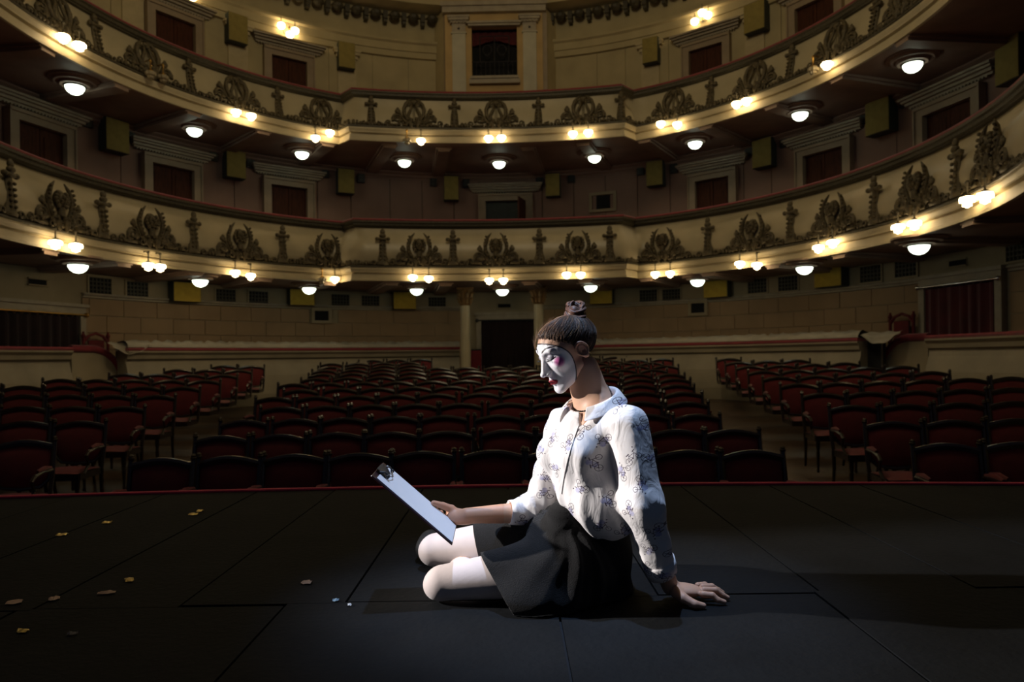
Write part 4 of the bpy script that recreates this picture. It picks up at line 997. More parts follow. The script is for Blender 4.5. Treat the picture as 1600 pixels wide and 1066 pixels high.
def radial(sdf, O, nt, na, k=0.62, r0=0.19, it=45):
    t = np.linspace(-PI, PI, na, endpoint=False); az = t - k * np.sin(t)
    u = np.linspace(0, 1, nt); el = (u - 0.5) * PI; el = el - 0.25 * np.sin(2 * el) - 0.0
    AZ, EL = np.meshgrid(az, el, indexing='ij')
    D = np.stack([np.sin(AZ) * np.cos(EL), -np.cos(AZ) * np.cos(EL), np.sin(EL)], -1).astype(np.float32); Oo = np.array(O, dtype=np.float32)
    r = np.full(AZ.shape, r0, dtype=np.float32)
    for _ in range(it): r = r - 0.7 * sdf(Oo + D * r[..., None])
    P = Oo + D * r[..., None]; n, m = AZ.shape
    I = np.arange(n * m).reshape(n, m); J = np.roll(I, -1, axis=0)
    F = np.stack([I[:, :-1], J[:, :-1], J[:, 1:], I[:, 1:]], -1).reshape(-1, 4)
    return P.reshape(-1, 3).astype(float), F, D.reshape(-1, 3)
hv, hf, hD = radial(head_sdf, (0, -0.015, -0.01), 260, 330)
x, y, z = hv[:, 0], hv[:, 1], hv[:, 2]; axx = np.abs(x)
col = np.tile(SKIN, (len(hv), 1)); 
def blend(mask, c): 
    global col
    m = np.clip(mask, 0, 1)[:, None]; col = col * (1 - m) + np.array(c) * m
WHITE = (0.86, 0.83, 0.86)
xe = np.where(z > -0.02, 0.064, 0.064 - 0.25 * np.clip(-0.02 - z, 0, 0.1)); ze = np.where(z > -0.02, 0.080, 0.098)
e = np.sqrt((x / xe) ** 2 + ((z + 0.020) / ze) ** 2)
# use arc distance over the cheek, so the mask edge runs in front of the ear
ang = np.arctan2(axx, -(y - 0.01)); e2 = np.sqrt((ang / 1.13) ** 2 + ((z + 0.020) / ze) ** 2); front = y < 0.02
E = e2
blend(((E < 1.0) & front).astype(float), WHITE)
blend(np.clip(1 - np.abs(E - 1.0) / 0.028, 0, 1) * 2.5 * front, (0.02, 0.012, 0.02))
fr = (y < -0.03)
# cheek rouge
dc = np.sqrt((axx - 0.049) ** 2 + (z + 0.008) ** 2 + (y + 0.060) ** 2); blend(np.clip((0.020 - dc) / 0.008, 0, 0.9) * fr, (0.72, 0.11, 0.42))
# eye shadow, lids, lashes, brows
dl = np.sqrt(((axx - 0.031) / 0.017) ** 2 + ((z - 0.020) / 0.014) ** 2); blend(np.clip((1.0 - dl) * 2.0, 0, 0.75) * fr, (0.16, 0.14, 0.18))
lz = 0.0075 - 0.0030 * np.cos((axx - 0.031) / 0.014 * PI / 2) + 0.10 * np.clip(axx - 0.036, 0, 1)
blend(((axx > 0.0165) & (axx < 0.050) & (np.abs(z - lz) < 0.0019)).astype(float) * fr, (0.012, 0.01, 0.012))
bz = 0.0345 + 0.010 * np.sin(np.clip((axx - 0.012) / 0.042, 0, 1) * PI * 0.80)
th = 0.0036 * np.clip(1.25 - (axx - 0.012) / 0.042, 0.3, 1)
blend(((axx > 0.012) & (axx < 0.054) & (np.abs(z - bz) < th)).astype(float) * fr, (0.03, 0.022, 0.025))
blend(((np.abs(axx - 0.037) < 0.0010) & (z < 0.004) & (z > -0.006)).astype(float) * 0.7 * fr, (0.05, 0.03, 0.05))
# lips with a darker line
lp = np.minimum(np.abs(cone(np.stack([axx, y, z], -1).astype(np.float32), (0.002, -0.0945, -0.0625), (0.017, -0.083, -0.0665), 0, 0)), np.abs(cone(np.stack([axx, y, z], -1).astype(np.float32), (0.0, -0.0925, -0.0725), (0.0145, -0.083, -0.0695), 0, 0)))
blend(np.clip((0.0072 - lp) / 0.001, 0, 1) * fr, (0.26, 0.006, 0.018)); blend(((axx < 0.018) & (np.abs(z + 0.0677) < 0.0011) & (y < -0.08)).astype(float), (0.03, 0.002, 0.004))
blend(np.clip(1 - np.sqrt(((axx - 0.007) / 0.0032) ** 2 + ((z + 0.0425) / 0.0025) ** 2 + ((y + 0.098) / 0.006) ** 2), 0, 1) * 3, (0.12, 0.04, 0.05))
Hn = np.array(HM)
def tow(v): return v @ Hn[:3, :3].T + Hn[:3, 3]
head_v = tow(hv); head_col = col

# ears ---------------------------------------------------------------------------------
def ear_sdf(p):
    q = p.copy(); q[..., 0] = np.abs(q[..., 0])
    a = R_(14); Y = (q[..., 1] - 0.014) * math.cos(a) + (q[..., 2] + 0.004) * math.sin(a); Z = -(q[..., 1] - 0.014) * math.sin(a) + (q[..., 2] + 0.004) * math.cos(a); X = q[..., 0] - 0.075 - 0.25 * Y
    rr_ = np.sqrt((Y / 0.72) ** 2 + (Z + 0.10 * Y) ** 2)
    lobe = np.clip(-Z, 0, 1) * 0.25
    rim = np.sqrt((rr_ - 0.026 + lobe) ** 2 + (X - 0.004) ** 2) - 0.0042
    disk = np.maximum(rr_ - 0.025, np.abs(X) - 0.003) 
    anti = np.sqrt((rr_ - 0.015) ** 2 + (X - 0.002) ** 2) - 0.0035; anti = np.maximum(anti, -(Y - (-0.006)))
    d = smin(smin(disk, rim, 0.004), anti, 0.004)
    d = smin(d, np.sqrt(X ** 2 + (Y - 0.002) ** 2 + (Z + 0.024) ** 2) - 0.0085, 0.006)
    d = smax(d, -(np.sqrt((X - 0.006) ** 2 + (Y + 0.004) ** 2 + (Z + 0.006) ** 2) - 0.008), 0.003)
    return d
ev = []; ef = []; eb = 0
for s in (-1, 1):
    lo = (0.060, -0.02, -0.045) if s > 0 else (-0.100, -0.02, -0.045); hi = (0.100, 0.05, 0.04) if s > 0 else (-0.060, 0.05, 0.04)
    v_, f_ = snet(ear_sdf, lo, hi, 0.0013); ev.append(v_); ef.append(f_ + eb); eb += len(v_)
ear_v = tow(np.concatenate(ev)); ear_f = np.concatenate(ef); ear_col = np.tile(SKIN * np.array([0.95, 0.80, 0.75]), (len(ear_v), 1))

# torso, neck, arms and legs -----------------------------------------------------------
def torso_core(p, o=0.0):
    d = cone(p, T3(CHEST + Vector((0, 0.02, 0.035))), T3(WAIST), 0.098 - o, 0.085 - o)
    d = smin(d, cone(p, T3(SH_N + Vector((-0.035, 0.03, -0.012))), T3(SH_F + Vector((0.035, -0.03, -0.012))), 0.045 - o, 0.045 - o), 0.05)
    d = smin(d, ell(p, T3(PELV + Vector((-0.015, 0.035, 0))), (0.120, 0.115, 0.095)), 0.08)
    # bust, on the side the chest faces
    for q in (Q(905, 712, 1.965), Q(868, 708, 2.06)): d = smin(d, ell(p, T3(q), (0.048 - o, 0.05 - o, 0.05 - o)), 0.045)
    return d
def neck_sdf(p):
    a = cone(p, T3(NB + Vector((0.012, 0.01, -0.03))), T3(NT + Vector((0.012, 0.01, 0))), 0.060, 0.049)
    return smin(a, cone(p, T3(NB + Vector((0.02, 0.0, -0.012))), T3(SH_N + Vector((-0.05, 0.03, 0.01))), 0.045, 0.03), 0.05)
def trace(px, py, fn):
    u_, v2 = uv(px, py); dr = Vector((u_, 1, v2)).normalized(); t = 1.5
    for _ in range(60):
        q = Vector((0, 0, EYE)) + dr * t; t += 0.7 * float(fn(np.array([[q.x, q.y, q.z]], dtype=np.float32))[0])
    return Vector((0, 0, EYE)) + dr * t
bl0 = lambda p: smin(torso_core(p, -0.006), cone(p, T3(CHEST + Vector((0, 0, 0.02))), T3(Q(930, 775, 2.03)), 0.108, 0.112), 0.05)
VA_ = trace(924, 634, bl0); VB_ = trace(907, 664, bl0)
def body_sdf(p):
    d = smin(torso_core(p, 0.018), neck_sdf(p), 0.03)
    d = smin(d, cone(p, T3(VA_ + Vector((0.028, 0.022, -0.0))), T3(VB_ + Vector((0.020, 0.016, 0))), 0.036, 0.018), 0.02)
    d = smin(d, chainsdf(p, [T3(SH_N), T3(EL_N), T3(WR_N)], [0.045, 0.036, 0.024]), 0.03)
    d = smin(d, chainsdf(p, [T3(SH_F), T3(EL_F), T3(WR_F)], [0.045, 0.036, 0.0235]), 0.03)
    return smin(d, leg_sdf(p), 0.04)
ANK = Vector((-0.275, 2.47, 0.045))
def leg_n(p): return cone(p, T3(HIP_N), T3(KN_N), 0.080, 0.0480)
def leg_f(p): return cone(p, T3(HIP_F), T3(KN_F), 0.090, 0.0520)
def shins(p):
    d = chainsdf(p, [(-0.12, 2.16, 0.030), (-0.185, 2.32, 0.032), T3(ANK)], [0.031, 0.031, 0.028])
    return np.minimum(d, chainsdf(p, [T3(KN_F + Vector((0.02, 0.02, 0))), (-0.02, 2.46, 0.045), (0.16, 2.42, 0.04)], [0.046, 0.042, 0.03]))
def leg_sdf(p): return np.minimum(np.minimum(leg_n(p), leg_f(p)), shins(p))
def body_clip(p): return np.maximum(smax(body_sdf(p), -(p[..., 2] - 0.006), 0.01), ell(p, T3(HC), (0.5, 0.5, 0.5)) * 0 - 1 + 0 * p[..., 2])
def body_f(p):
    d = smax(body_sdf(p), 0.006 - p[..., 2], 0.01)
    return d
bv, bf = snet(body_f, (-0.40, 1.76, -0.01), (0.56, 2.60, 0.70), 0.0058)
bv = smoothmesh(bv, bf, 2); bcol = np.tile(SKIN, (len(bv), 1))
# hands --------------------------------------------------------------------------------
def hand(wr, palm_c, palm_r, palm_R, fingers, elbow, lo, hi, h=0.0019, rw=0.0235):
    def f(p):
        d = cone(p, T3(elbow), T3(wr), 0.030, rw)
        d = smin(d, ell(p, palm_c, palm_r, palm_R), 0.016)
        for pts, rad in fingers[:-1]: d0 = chainsdf(p, pts, rad, 0.003); d = smin(d, d0, 0.005)
        pts, rad = fingers[-1]; d = smin(d, chainsdf(p, pts, rad, 0.004), 0.010)
        return d
    v_, f_ = snet(f, lo, hi, h); return smoothmesh(v_, f_, 2), f_
# near hand, flat on the boards behind her, thumb to the camera
W = WR_N
def rot_basis(xd, zd):
    xd = Vector(xd).normalized(); zd = Vector(zd); zd = (zd - xd * zd.dot(xd)).normalized(); yd = zd.cross(xd); return [[xd[i], yd[i], zd[i]] for i in range(3)]
def fz(px, py, d, zz): q = Q(px, py, d); return (q.x, q.y, zz)
kz = 0.031
FN = [([fz(1098, 925, 1.985, 0.027), fz(1113, 930, 1.980, 0.026), fz(1122, 936, 1.975, 0.014), fz(1132, 942, 1.975, 0.0085)], [0.0098, 0.0088, 0.008, 0.0066]),
      ([fz(1100, 918, 2.010, 0.031), fz(1118, 922, 2.010, 0.030), fz(1129, 930, 2.010, 0.016), fz(1137, 937, 2.010, 0.0085)], [0.0098, 0.009, 0.008, 0.0066]),
      ([fz(1098, 913, 2.035, 0.032), fz(1112, 912, 2.040, 0.031), fz(1122, 920, 2.050, 0.017), fz(1129, 926, 2.055, 0.0085)], [0.0095, 0.0088, 0.0078, 0.0064]),
      ([fz(1090, 911, 2.060, 0.028), fz(1101, 908, 2.075, 0.026), fz(1110, 914, 2.085, 0.015), fz(1116, 918, 2.09, 0.008)], [0.0088, 0.0078, 0.007, 0.0058]),
      ([(W.x + 0.012, 1.992, 0.030), fz(1068, 935, 1.965, 0.024), fz(1086, 942, 1.945, 0.014), fz(1099, 946, 1.945, 0.0095)], [0.017, 0.0135, 0.0105, 0.0082])]
W2 = Vector((W.x, W.y + 0.005, 0.042))
PC = Vector((W2.x + 0.045, 2.018, 0.030))
n_v, n_f = hand(W2, T3(PC), (0.050, 0.038, 0.017), rot_basis((1, 0.02, -0.12), (0.1, 0, 1)), FN, EL_N * 0.4 + WR_N * 0.6, (0.36, 1.88, -0.004), (0.68, 2.15, 0.19))
n_v[:, 2] = np.maximum(n_v[:, 2], 0.0015)
# far hand around the clipboard edge
BC = [Vector((-0.388, 1.975, 0.370)), Vector((-0.177, 1.985, 0.181)), Vector((-0.186, 2.175, 0.178)), Vector((-0.392, 2.165, 0.377))]
ux = (BC[1] - BC[0]).normalized(); uy = (BC[3] - BC[0]).normalized(); un = ux.cross(uy).normalized()
if un.z < 0: un = -un
LB = (BC[1] - BC[0]).length; WB = (BC[3] - BC[0]).length
def bp(s, t, n): return BC[0] + ux * (s * LB) + uy * (t * WB) + un * n
WF = WR_F
FF = []
for i, s in enumerate((0.72, 0.80, 0.88, 0.955)):
    k = 1 - 0.06 * i
    FF.append(([T3(bp(s, 1.12, -0.008)), T3(bp(s - 0.03, 1.04, -0.028)), T3(bp(s - 0.05, 0.90, -0.022)), T3(bp(s - 0.05, 0.76, -0.013))], [0.0100 * k, 0.0095 * k, 0.0085 * k, 0.0070 * k]))
FF.append(([T3(bp(0.97, 1.16, 0.012)), T3(bp(0.86, 1.10, 0.024)), T3(bp(0.76, 1.02, 0.018)), T3(bp(0.66, 0.93, 0.0098))], [0.0165, 0.0125, 0.0105, 0.0085]))
pc = (bp(0.93, 1.2, 0.000) + WF * 0.9) / 1.9
f_v, f_f = hand(WF, T3(pc), (0.045, 0.024, 0.036), rot_basis(T3(bp(0.8, 1.12, 0) - WF), T3(uy)), FF, EL_F * 0.5 + WR_F * 0.5, (-0.33, 2.05, 0.10), (-0.03, 2.32, 0.34))
parts_ = [(head_v, hf, head_col), (ear_v, ear_f, ear_col), (bv, bf, bcol), (n_v, n_f, np.tile(SKIN * np.array([0.95, 0.88, 0.85]), (len(n_v), 1))), (f_v, f_f, np.tile(SKIN * np.array([1.0, 0.86, 0.8]), (len(f_v), 1)))]
off = 0; AV = []; AF = []; AC = []
for v_, f_, c_ in parts_: AV.append(v_); AF.append(f_ + off); AC.append(c_); off += len(v_)
np_mesh('body', np.concatenate(AV), np.concatenate(AF), M_SKIN, WM, col=np.concatenate(AC))
# thumb nail plates
M_NAIL = mat('fingernail', (0.72, 0.50, 0.45), 0.25, var=0.05)

# white tights ---------------------------------------------------------------------------
M_TIGHT = mat('white_tights', (0.66, 0.56, 0.53), 0.75, var=0.05, scale=20, bump=0.12, bscale=700, sheen=0.3)
def st(fn, lo, hi):
    v_, f_ = snet(lambda p: smax(fn(p) - 0.0022, 0.0025 - p[..., 2], 0.012), lo, hi, 0.0042); return smoothmesh(v_, f_, 3), f_
# a softly squared knee cap on each thigh
def legn_k(p): return smin(leg_n(p), ell(p, T3(KN_N + Vector((-0.010, 0.006, -0.008))), (0.044, 0.044, 0.038)), 0.02)
def legf_k(p): return smin(leg_f(p), ell(p, T3(KN_F + Vector((-0.010, 0.006, -0.008))), (0.046, 0.046, 0.040)), 0.02)
v_, f_ = st(legn_k, (-0.30, 1.90, -0.01), (0.10, 2.16, 0.18)); np_mesh('stocking', v_, f_, M_TIGHT, WM)
v_, f_ = st(legf_k, (-0.36, 2.20, -0.01), (0.05, 2.52, 0.20)); np_mesh('stocking', v_, f_, M_TIGHT, WM)
v_, f_ = st(shins, (-0.36, 2.02, -0.01), (0.22, 2.56, 0.14)); np_mesh('stocking', v_, f_, M_TIGHT, WM)
# black pump on the foot lying behind the far knee
M_SHOE = mat('black_felt_shoe', (0.010, 0.010, 0.011), 0.7, var=0.2)
def shoe(p):
    d = ell(p, (-0.300, 2.50, 0.047), (0.042, 0.085, 0.044)); d = smin(d, ell(p, (-0.305, 2.45, 0.040), (0.038, 0.05, 0.037)), 0.02)
    return smax(d, 0.002 - p[..., 2], 0.004)
v_, f_ = snet(shoe, (-0.38, 2.36, -0.01), (-0.22, 2.62, 0.11), 0.004); np_mesh('shoe', smoothmesh(v_, f_, 1), f_, M_SHOE, WM)

# skirt --------------------------------------------------------------------------------
SW = Q(880, 800, 2.02)
def hashn(a): return np.sin(a * 12.9898) * 0.5
def skirt_sdf(p):
    d = ell(p, T3(PELV + Vector((-0.01, 0.035, 0.0))), (0.150, 0.155, 0.125))
    d = smin(d, cone(p, T3(WAIST + Vector((-0.0, 0, -0.03))), T3(PELV + Vector((-0.03, 0.01, 0.03))), 0.087, 0.135), 0.06)
    d = smin(d, cone(p, T3(HIP_F + Vector((0.02, 0, 0.01))), T3(KN_F + Vector((0.05, 0, 0.006))), 0.118, 0.068), 0.05)
    d = smin(d, cone(p, T3(HIP_N + Vector((0.0, -0.01, 0.0))), T3(KN_N + Vector((0.03, -0.0, 0.004))), 0.100, 0.064), 0.035)
    d = smin(d, ell(p, T3(Q(884, 806, 2.03)), (0.055, 0.06, 0.045)), 0.03)
    # cloth fallen to the boards in front and behind
    d = smin(d, ell(p, (0.06, 1.985, 0.03), (0.16, 0.095, 0.06)), 0.05)
    d = smin(d, ell(p, (0.23, 2.12, 0.0), (0.125, 0.12, 0.075)), 0.05)
    q = p - np.array(T3(SW), dtype=np.float32)
    ang = np.arctan2(q[..., 2], q[..., 0] + 0.6 * q[..., 1]); rad = np.sqrt((q ** 2).sum(-1))
    fold = np.sin(ang * 11 + 0.8 * np.sin(ang * 4 + rad * 6) + q[..., 1] * 9) * 0.6 + np.sin(ang * 23 + rad * 9 + 1.0) * 0.25
    amp = 0.0085 * np.clip((rad - 0.03) / 0.10, 0, 1) * np.clip((0.36 - rad) / 0.1, 0.25, 1)
    side = np.clip((2.25 - p[..., 1]) / 0.1, 0.2, 1)
    d = d + fold * amp * side
    d = np.maximum(d, 0.0015 - p[..., 2])
    return d
sv, sf = snet(skirt_sdf, (-0.26, 1.80, -0.006), (0.45, 2.44, 0.42), 0.0052); sv = smoothmesh(sv, sf, 1)
me = bpy.data.meshes.new('skirt'); me.from_pydata(sv.tolist(), [], sf.tolist()); bm = bmesh.new(); bm.from_mesh(me)
def cutreg(sel, co, no):
    fs = [f for f in bm.faces if sel(f.calc_center_median())]
    geom = list({v for f in fs for v in f.verts}) + list({e_ for f in fs for e_ in f.edges}) + fs
    bmesh.ops.bisect_plane(bm, geom=geom, plane_co=co, plane_no=no, clear_inner=False, clear_outer=False)
    kill = [f for f in bm.faces if sel(f.calc_center_median()) and (f.calc_center_median() - Vector(co)).dot(Vector(no)) > 0]
    bmesh.ops.delete(bm, geom=kill, context='FACES')
cutreg(lambda c: c.y < 2.175 and c.x < 0.12, (-0.012, 2.0, 0.0), Vector((-1, -0.10, -0.60)).normalized())
cutreg(lambda c: c.y >= 2.175 and c.x < 0.12, (-0.100, 2.3, 0.0), Vector((-1, 0.0, -0.22)).normalized())
bmesh.ops.delete(bm, geom=[f for f in bm.faces if f.calc_center_median().z < 0.0022 and f.normal.z < -0.9], context='FACES')
bm.to_mesh(me); bm.free(); me.shade_smooth()
M_SKIRT = mat('black_ribbed_crepe', (0.0068, 0.0064, 0.0067), 0.85, var=0.2, scale=30, bump=0.5, bscale=260, sheen=0.06, spec=0.2, stretch=(1, 1, 3))
me.materials.append(M_SKIRT); o = bpy.data.objects.new('skirt', me); COL.objects.link(o); o.parent = WM; o.matrix_parent_inverse = WM.matrix_world.inverted()
sm = o.modifiers.new('thickness', 'SOLIDIFY'); sm.thickness = 0.0025; sm.offset = -1

# blouse -------------------------------------------------------------------------------
CUF_F = Q(797, 800, 2.195); CUF_N = Q(1033, 893, 1.985)
def blouse_core(p):
    d = torso_core(p, -0.006)
    d = smin(d, cone(p, T3(CHEST + Vector((0, 0, 0.02))), T3(Q(930, 775, 2.03)), 0.108, 0.112), 0.05)
    d = smin(d, ell(p, T3(Q(940, 790, 1.985)), (0.072, 0.075, 0.075)), 0.045)      # bloused hang over the waistband
    d = smin(d, ell(p, T3(Q(962, 815, 1.985)), (0.040, 0.050, 0.050)), 0.03)
    # cut the bottom on a slanted plane rising towards the front knot
    a = Q(868, 778, 2.0); b = Q(948, 856, 2.0); t = (b - a).normalized(); n = Vector((-t.z * 1.0, 0.0, t.x)); n = n if n.z < 0 else -n
    # sleeves
    sn = chainsdf(p, [T3(SH_N), T3(EL_N + Vector((0.004, 0, 0.0))), T3(CUF_N)], [0.055, 0.054, 0.040], 0.03)
    sf_ = chainsdf(p, [T3(SH_F), T3(EL_F + Vector((0.01, 0, 0.015))), T3(CUF_F)], [0.050, 0.048, 0.0345], 0.03)
    pn = (p - np.array(T3(a), dtype=np.float32)) @ np.array(T3(n), dtype=np.float32)
    d = smax(d, pn - 0.004, 0.03)
    return d, sn, sf_
def blouse_sdf(p):
    d, sn, sf_ = blouse_core(p)
    dn = (CUF_N - EL_N).normalized(); df = (CUF_F - EL_F).normalized()
    sn = np.maximum(sn, (p - np.array(T3(CUF_N), dtype=np.float32)) @ np.array(T3(dn), dtype=np.float32))
    sf_ = np.maximum(sf_, (p - np.array(T3(CUF_F), dtype=np.float32)) @ np.array(T3(df), dtype=np.float32))
    # folds: long drag folds on body, fine crumple near cuffs and elbows
    X, Y, Z = p[..., 0], p[..., 1], p[..., 2]
    s_ = X * 0.8 - Y * 0.6
    dd0 = np.minimum(d, 0.03)
    fold = np.sin(s_ * 70 + 3 * np.sin(Z * 9) + Z * 16) * 0.5 + np.sin(s_ * 120 - Z * 24 + 2 * np.sin(Z * 14 + s_ * 10)) * 0.25
    d = d + fold * 0.0060 * np.clip((0.56 - Z) / 0.16, 0.1, 1)
    fs = np.sin(Z * 85 + X * 60 + 2.5 * np.sin(Y * 40 + Z * 22)) * np.clip((0.40 - Z) / 0.2, 0.15, 1) + 0.9 * np.sin(s_ * 95 + Z * 10)
    sn = sn + fs * 0.0019
    ff = np.sin(X * 120 + Z * 60 + 2 * np.sin(Y * 50)) * 0.0024; sf_ = sf_ + ff
    u = smin(smin(d, sn, 0.022), sf_, 0.03)
    # neck opening and the open V
    u = smax(u, -(neck_tube(p)), 0.004)
    u = smax(u, -vslit(p), 0.003)
    # hollow sleeves at the cuffs
    u = np.maximum(u, -cone(p, T3(CUF_N - dn * 0.035), T3(CUF_N + dn * 0.02), 0.033, 0.034))
    u = np.maximum(u, -cone(p, T3(CUF_F - df * 0.035), T3(CUF_F + df * 0.02), 0.029, 0.029))
    return u
nax = (NT - NB).normalized()
def neck_tube(p): return cone(p, T3(Q(927, 636, 2.045)), T3(NB + nax * 0.16 + Vector((0.01, 0.0, 0))), 0.062, 0.066)
VT = Q(902, 640, 1.955); VB = Q(905, 668, 1.945)
def vslit(p):
    return cone(p, T3(VA_), T3(VB_), 0.034, 0.005)
wv, wf = snet(blouse_sdf, (-0.10, 1.74, 0.04), (0.58, 2.40, 0.66), 0.0048); wv = smoothmesh(wv, wf, 1)
# printed cloth: little bicycles, drawn by a node pattern in the cloth's own coordinates
def blouse_mat():
    m = bpy.data.materials.new('white_viscose_with_bicycle_print'); m.use_nodes = True; nt = m.node_tree; N = nt.nodes; L = nt.links; B = N['Principled BSDF']
    uvn = N.new('ShaderNodeUVMap'); uvn.uv_map = 'cloth'
    mp = N.new('ShaderNodeMapping'); mp.inputs['Scale'].default_value = (13.0, 13.0, 1); mp.inputs['Rotation'].default_value = (0, 0, 0.45); L.new(uvn.outputs[0], mp.inputs[0])
    vo = N.new('ShaderNodeTexVoronoi'); vo.voronoi_dimensions = '2D'; vo.feature = 'F1'; vo.inputs['Scale'].default_value = 1.0; vo.inputs['Randomness'].default_value = 0.55; L.new(mp.outputs[0], vo.inputs['Vector'])
    sub = N.new('ShaderNodeVectorMath'); sub.operation = 'SUBTRACT'; L.new(mp.outputs[0], sub.inputs[0]); L.new(vo.outputs['Position'], sub.inputs[1])
    sc = N.new('ShaderNodeSeparateColor'); L.new(vo.outputs['Color'], sc.inputs[0])
    an = N.new('ShaderNodeMath'); an.operation = 'MULTIPLY'; an.inputs[1].default_value = 6.283; L.new(sc.outputs[0], an.inputs[0])
    rt = N.new('ShaderNodeVectorRotate'); rt.rotation_type = 'Z_AXIS'; L.new(sub.outputs[0], rt.inputs['Vector']); L.new(an.outputs[0], rt.inputs['Angle'])
    def vm(op, a, b=None):
        n = N.new('ShaderNodeVectorMath'); n.operation = op; L.new(a, n.inputs[0])
        if b is not None:
            if hasattr(b, 'links'): L.new(b, n.inputs[1])
            else: n.inputs[1].default_value = b
        return n
    def mt(op, a, b=None, c=None, clamp=False):
        n = N.new('ShaderNodeMath'); n.operation = op; n.use_clamp = clamp
        for i, q in enumerate((a, b, c)):
            if q is None: continue
            if isinstance(q, (int, float)): n.inputs[i].default_value = q
            else: L.new(q, n.inputs[i])
        return n.outputs[0]
    P = rt.outputs[0]
    def ring(cx, cy, r, w):
        s = vm('SUBTRACT', P, (cx, cy, 0)); l = vm('LENGTH', s.outputs[0]).outputs['Value']
        return mt('LESS_THAN', mt('ABSOLUTE', mt('SUBTRACT', l, r)), w)
    def disk(cx, cy, r, k=1.0):
        s = vm('SUBTRACT', P, (cx, cy, 0)); l = vm('LENGTH', s.outputs[0]).outputs['Value']; return mt('LESS_THAN', l, r)
    def line(x0, y0, x1, y1, w):
        s = vm('SUBTRACT', P, (x0, y0, 0)); dx, dy = x1 - x0, y1 - y0; L2 = dx * dx + dy * dy
        t = mt('MULTIPLY', vm('DOT_PRODUCT', s.outputs[0], (dx, dy, 0)).outputs['Value'], 1 / L2, clamp=True)
        cmb = N.new('ShaderNodeCombineXYZ'); L.new(mt('MULTIPLY', t, dx), cmb.inputs[0]); L.new(mt('MULTIPLY', t, dy), cmb.inputs[1])
        q = vm('SUBTRACT', s.outputs[0], cmb.outputs[0]); sep = N.new('ShaderNodeSeparateXYZ'); L.new(q.outputs[0], sep.inputs[0])
        l = mt('SQRT', mt('ADD', mt('POWER', sep.outputs[0], 2), mt('POWER', sep.outputs[1], 2)))
        return mt('LESS_THAN', l, w)
    # flatten z
    ink = [ring(-0.19, -0.08, 0.115, 0.0095), ring(0.20, -0.10, 0.085, 0.0095), disk(-0.19, -0.08, 0.018), line(-0.19, -0.08, 0.0, -0.06, 0.010), line(0, -0.06, 0.13, 0.06, 0.010), line(0.2, -0.1, 0.12, 0.14, 0.010), line(-0.19, -0.08, -0.08, 0.08, 0.0095), line(-0.08, 0.08, 0.13, 0.06, 0.0095),
           line(0.0, -0.06, -0.10, 0.13, 0.010), line(-0.16, 0.13, -0.05, 0.14, 0.018), line(0.12, 0.14, 0.20, 0.16, 0.014), line(-0.30, -0.08, -0.08, -0.08, 0.006), line(-0.19, -0.19, -0.19, 0.03, 0.006), disk(0.0, -0.06, 0.03), disk(0.21, 0.26, 0.024)]
    acc = ink[0]
    for q in ink[1:]: acc = mt('MAXIMUM', acc, q)
    lil = mt('MAXIMUM', disk(0.04, 0.17, 0.10), disk(-0.06, 0.02, 0.10))
    n1 = N.new('ShaderNodeTexNoise'); n1.inputs['Scale'].default_value = 90; L.new(uvn.outputs[0], n1.inputs['Vector'])
    lil = mt('MULTIPLY', lil, mt('MULTIPLY_ADD', n1.outputs['Fac'], 1.5, -0.1, clamp=True))
    lil = mt('MULTIPLY', lil, mt('GREATER_THAN', sc.outputs[1], 0.25))
    r1 = N.new('ShaderNodeMix'); r1.data_type = 'RGBA'; L.new(lil, r1.inputs[0]); r1.inputs[6].default_value = (0.84, 0.80, 0.79, 1); r1.inputs[7].default_value = (0.36, 0.36, 0.62, 1)
    r2 = N.new('ShaderNodeMix'); r2.data_type = 'RGBA'; L.new(mt('MULTIPLY', acc, 0.93), r2.inputs[0]); L.new(r1.outputs[2], r2.inputs[6]); r2.inputs[7].default_value = (0.05, 0.025, 0.05, 1)
    L.new(r2.outputs[2], B.inputs['Base Color']); B.inputs['Roughness'].default_value = 0.62; B.inputs['Sheen Weight'].default_value = 0.15; B.inputs['Specular IOR Level'].default_value = 0.3
    tc = N.new('ShaderNodeTexCoord'); n2 = N.new('ShaderNodeTexNoise'); n2.inputs['Scale'].default_value = 22; n2.inputs['Detail'].default_value = 3; n2.inputs['Distortion'].default_value = 1.2
    mp2 = N.new('ShaderNodeMapping'); mp2.inputs['Scale'].default_value = (1, 1, 0.45); L.new(tc.outputs['Object'], mp2.inputs[0]); L.new(mp2.outputs[0], n2.inputs['Vector'])
    bp_ = N.new('ShaderNodeBump'); bp_.inputs['Strength'].default_value = 0.4; bp_.inputs['Distance'].default_value = 0.012; L.new(n2.outputs['Fac'], bp_.inputs['Height']); L.new(bp_.outputs[0], B.inputs['Normal'])
    return m
M_BLOUSE = blouse_mat()
def add_uv(me):
    ul = me.uv_layers.new(name='cloth'); n = len(me.loops); vi = np.empty(n, dtype=np.int32); me.loops.foreach_get('vertex_index', vi)
    co = np.empty(len(me.vertices) * 3, dtype=np.float32); me.vertices.foreach_get('co', co); co = co.reshape(-1, 3)
    U = co[:, 0] * 0.90 - co[:, 1] * 0.43; ul.data.foreach_set('uv', np.stack([U, co[:, 2]], 1)[vi].astype(np.float32).ravel())
o = np_mesh('blouse', wv, wf, M_BLOUSE, WM); add_uv(o.data)
tree = BVHTree.FromPolygons(wv.tolist(), wf.tolist())
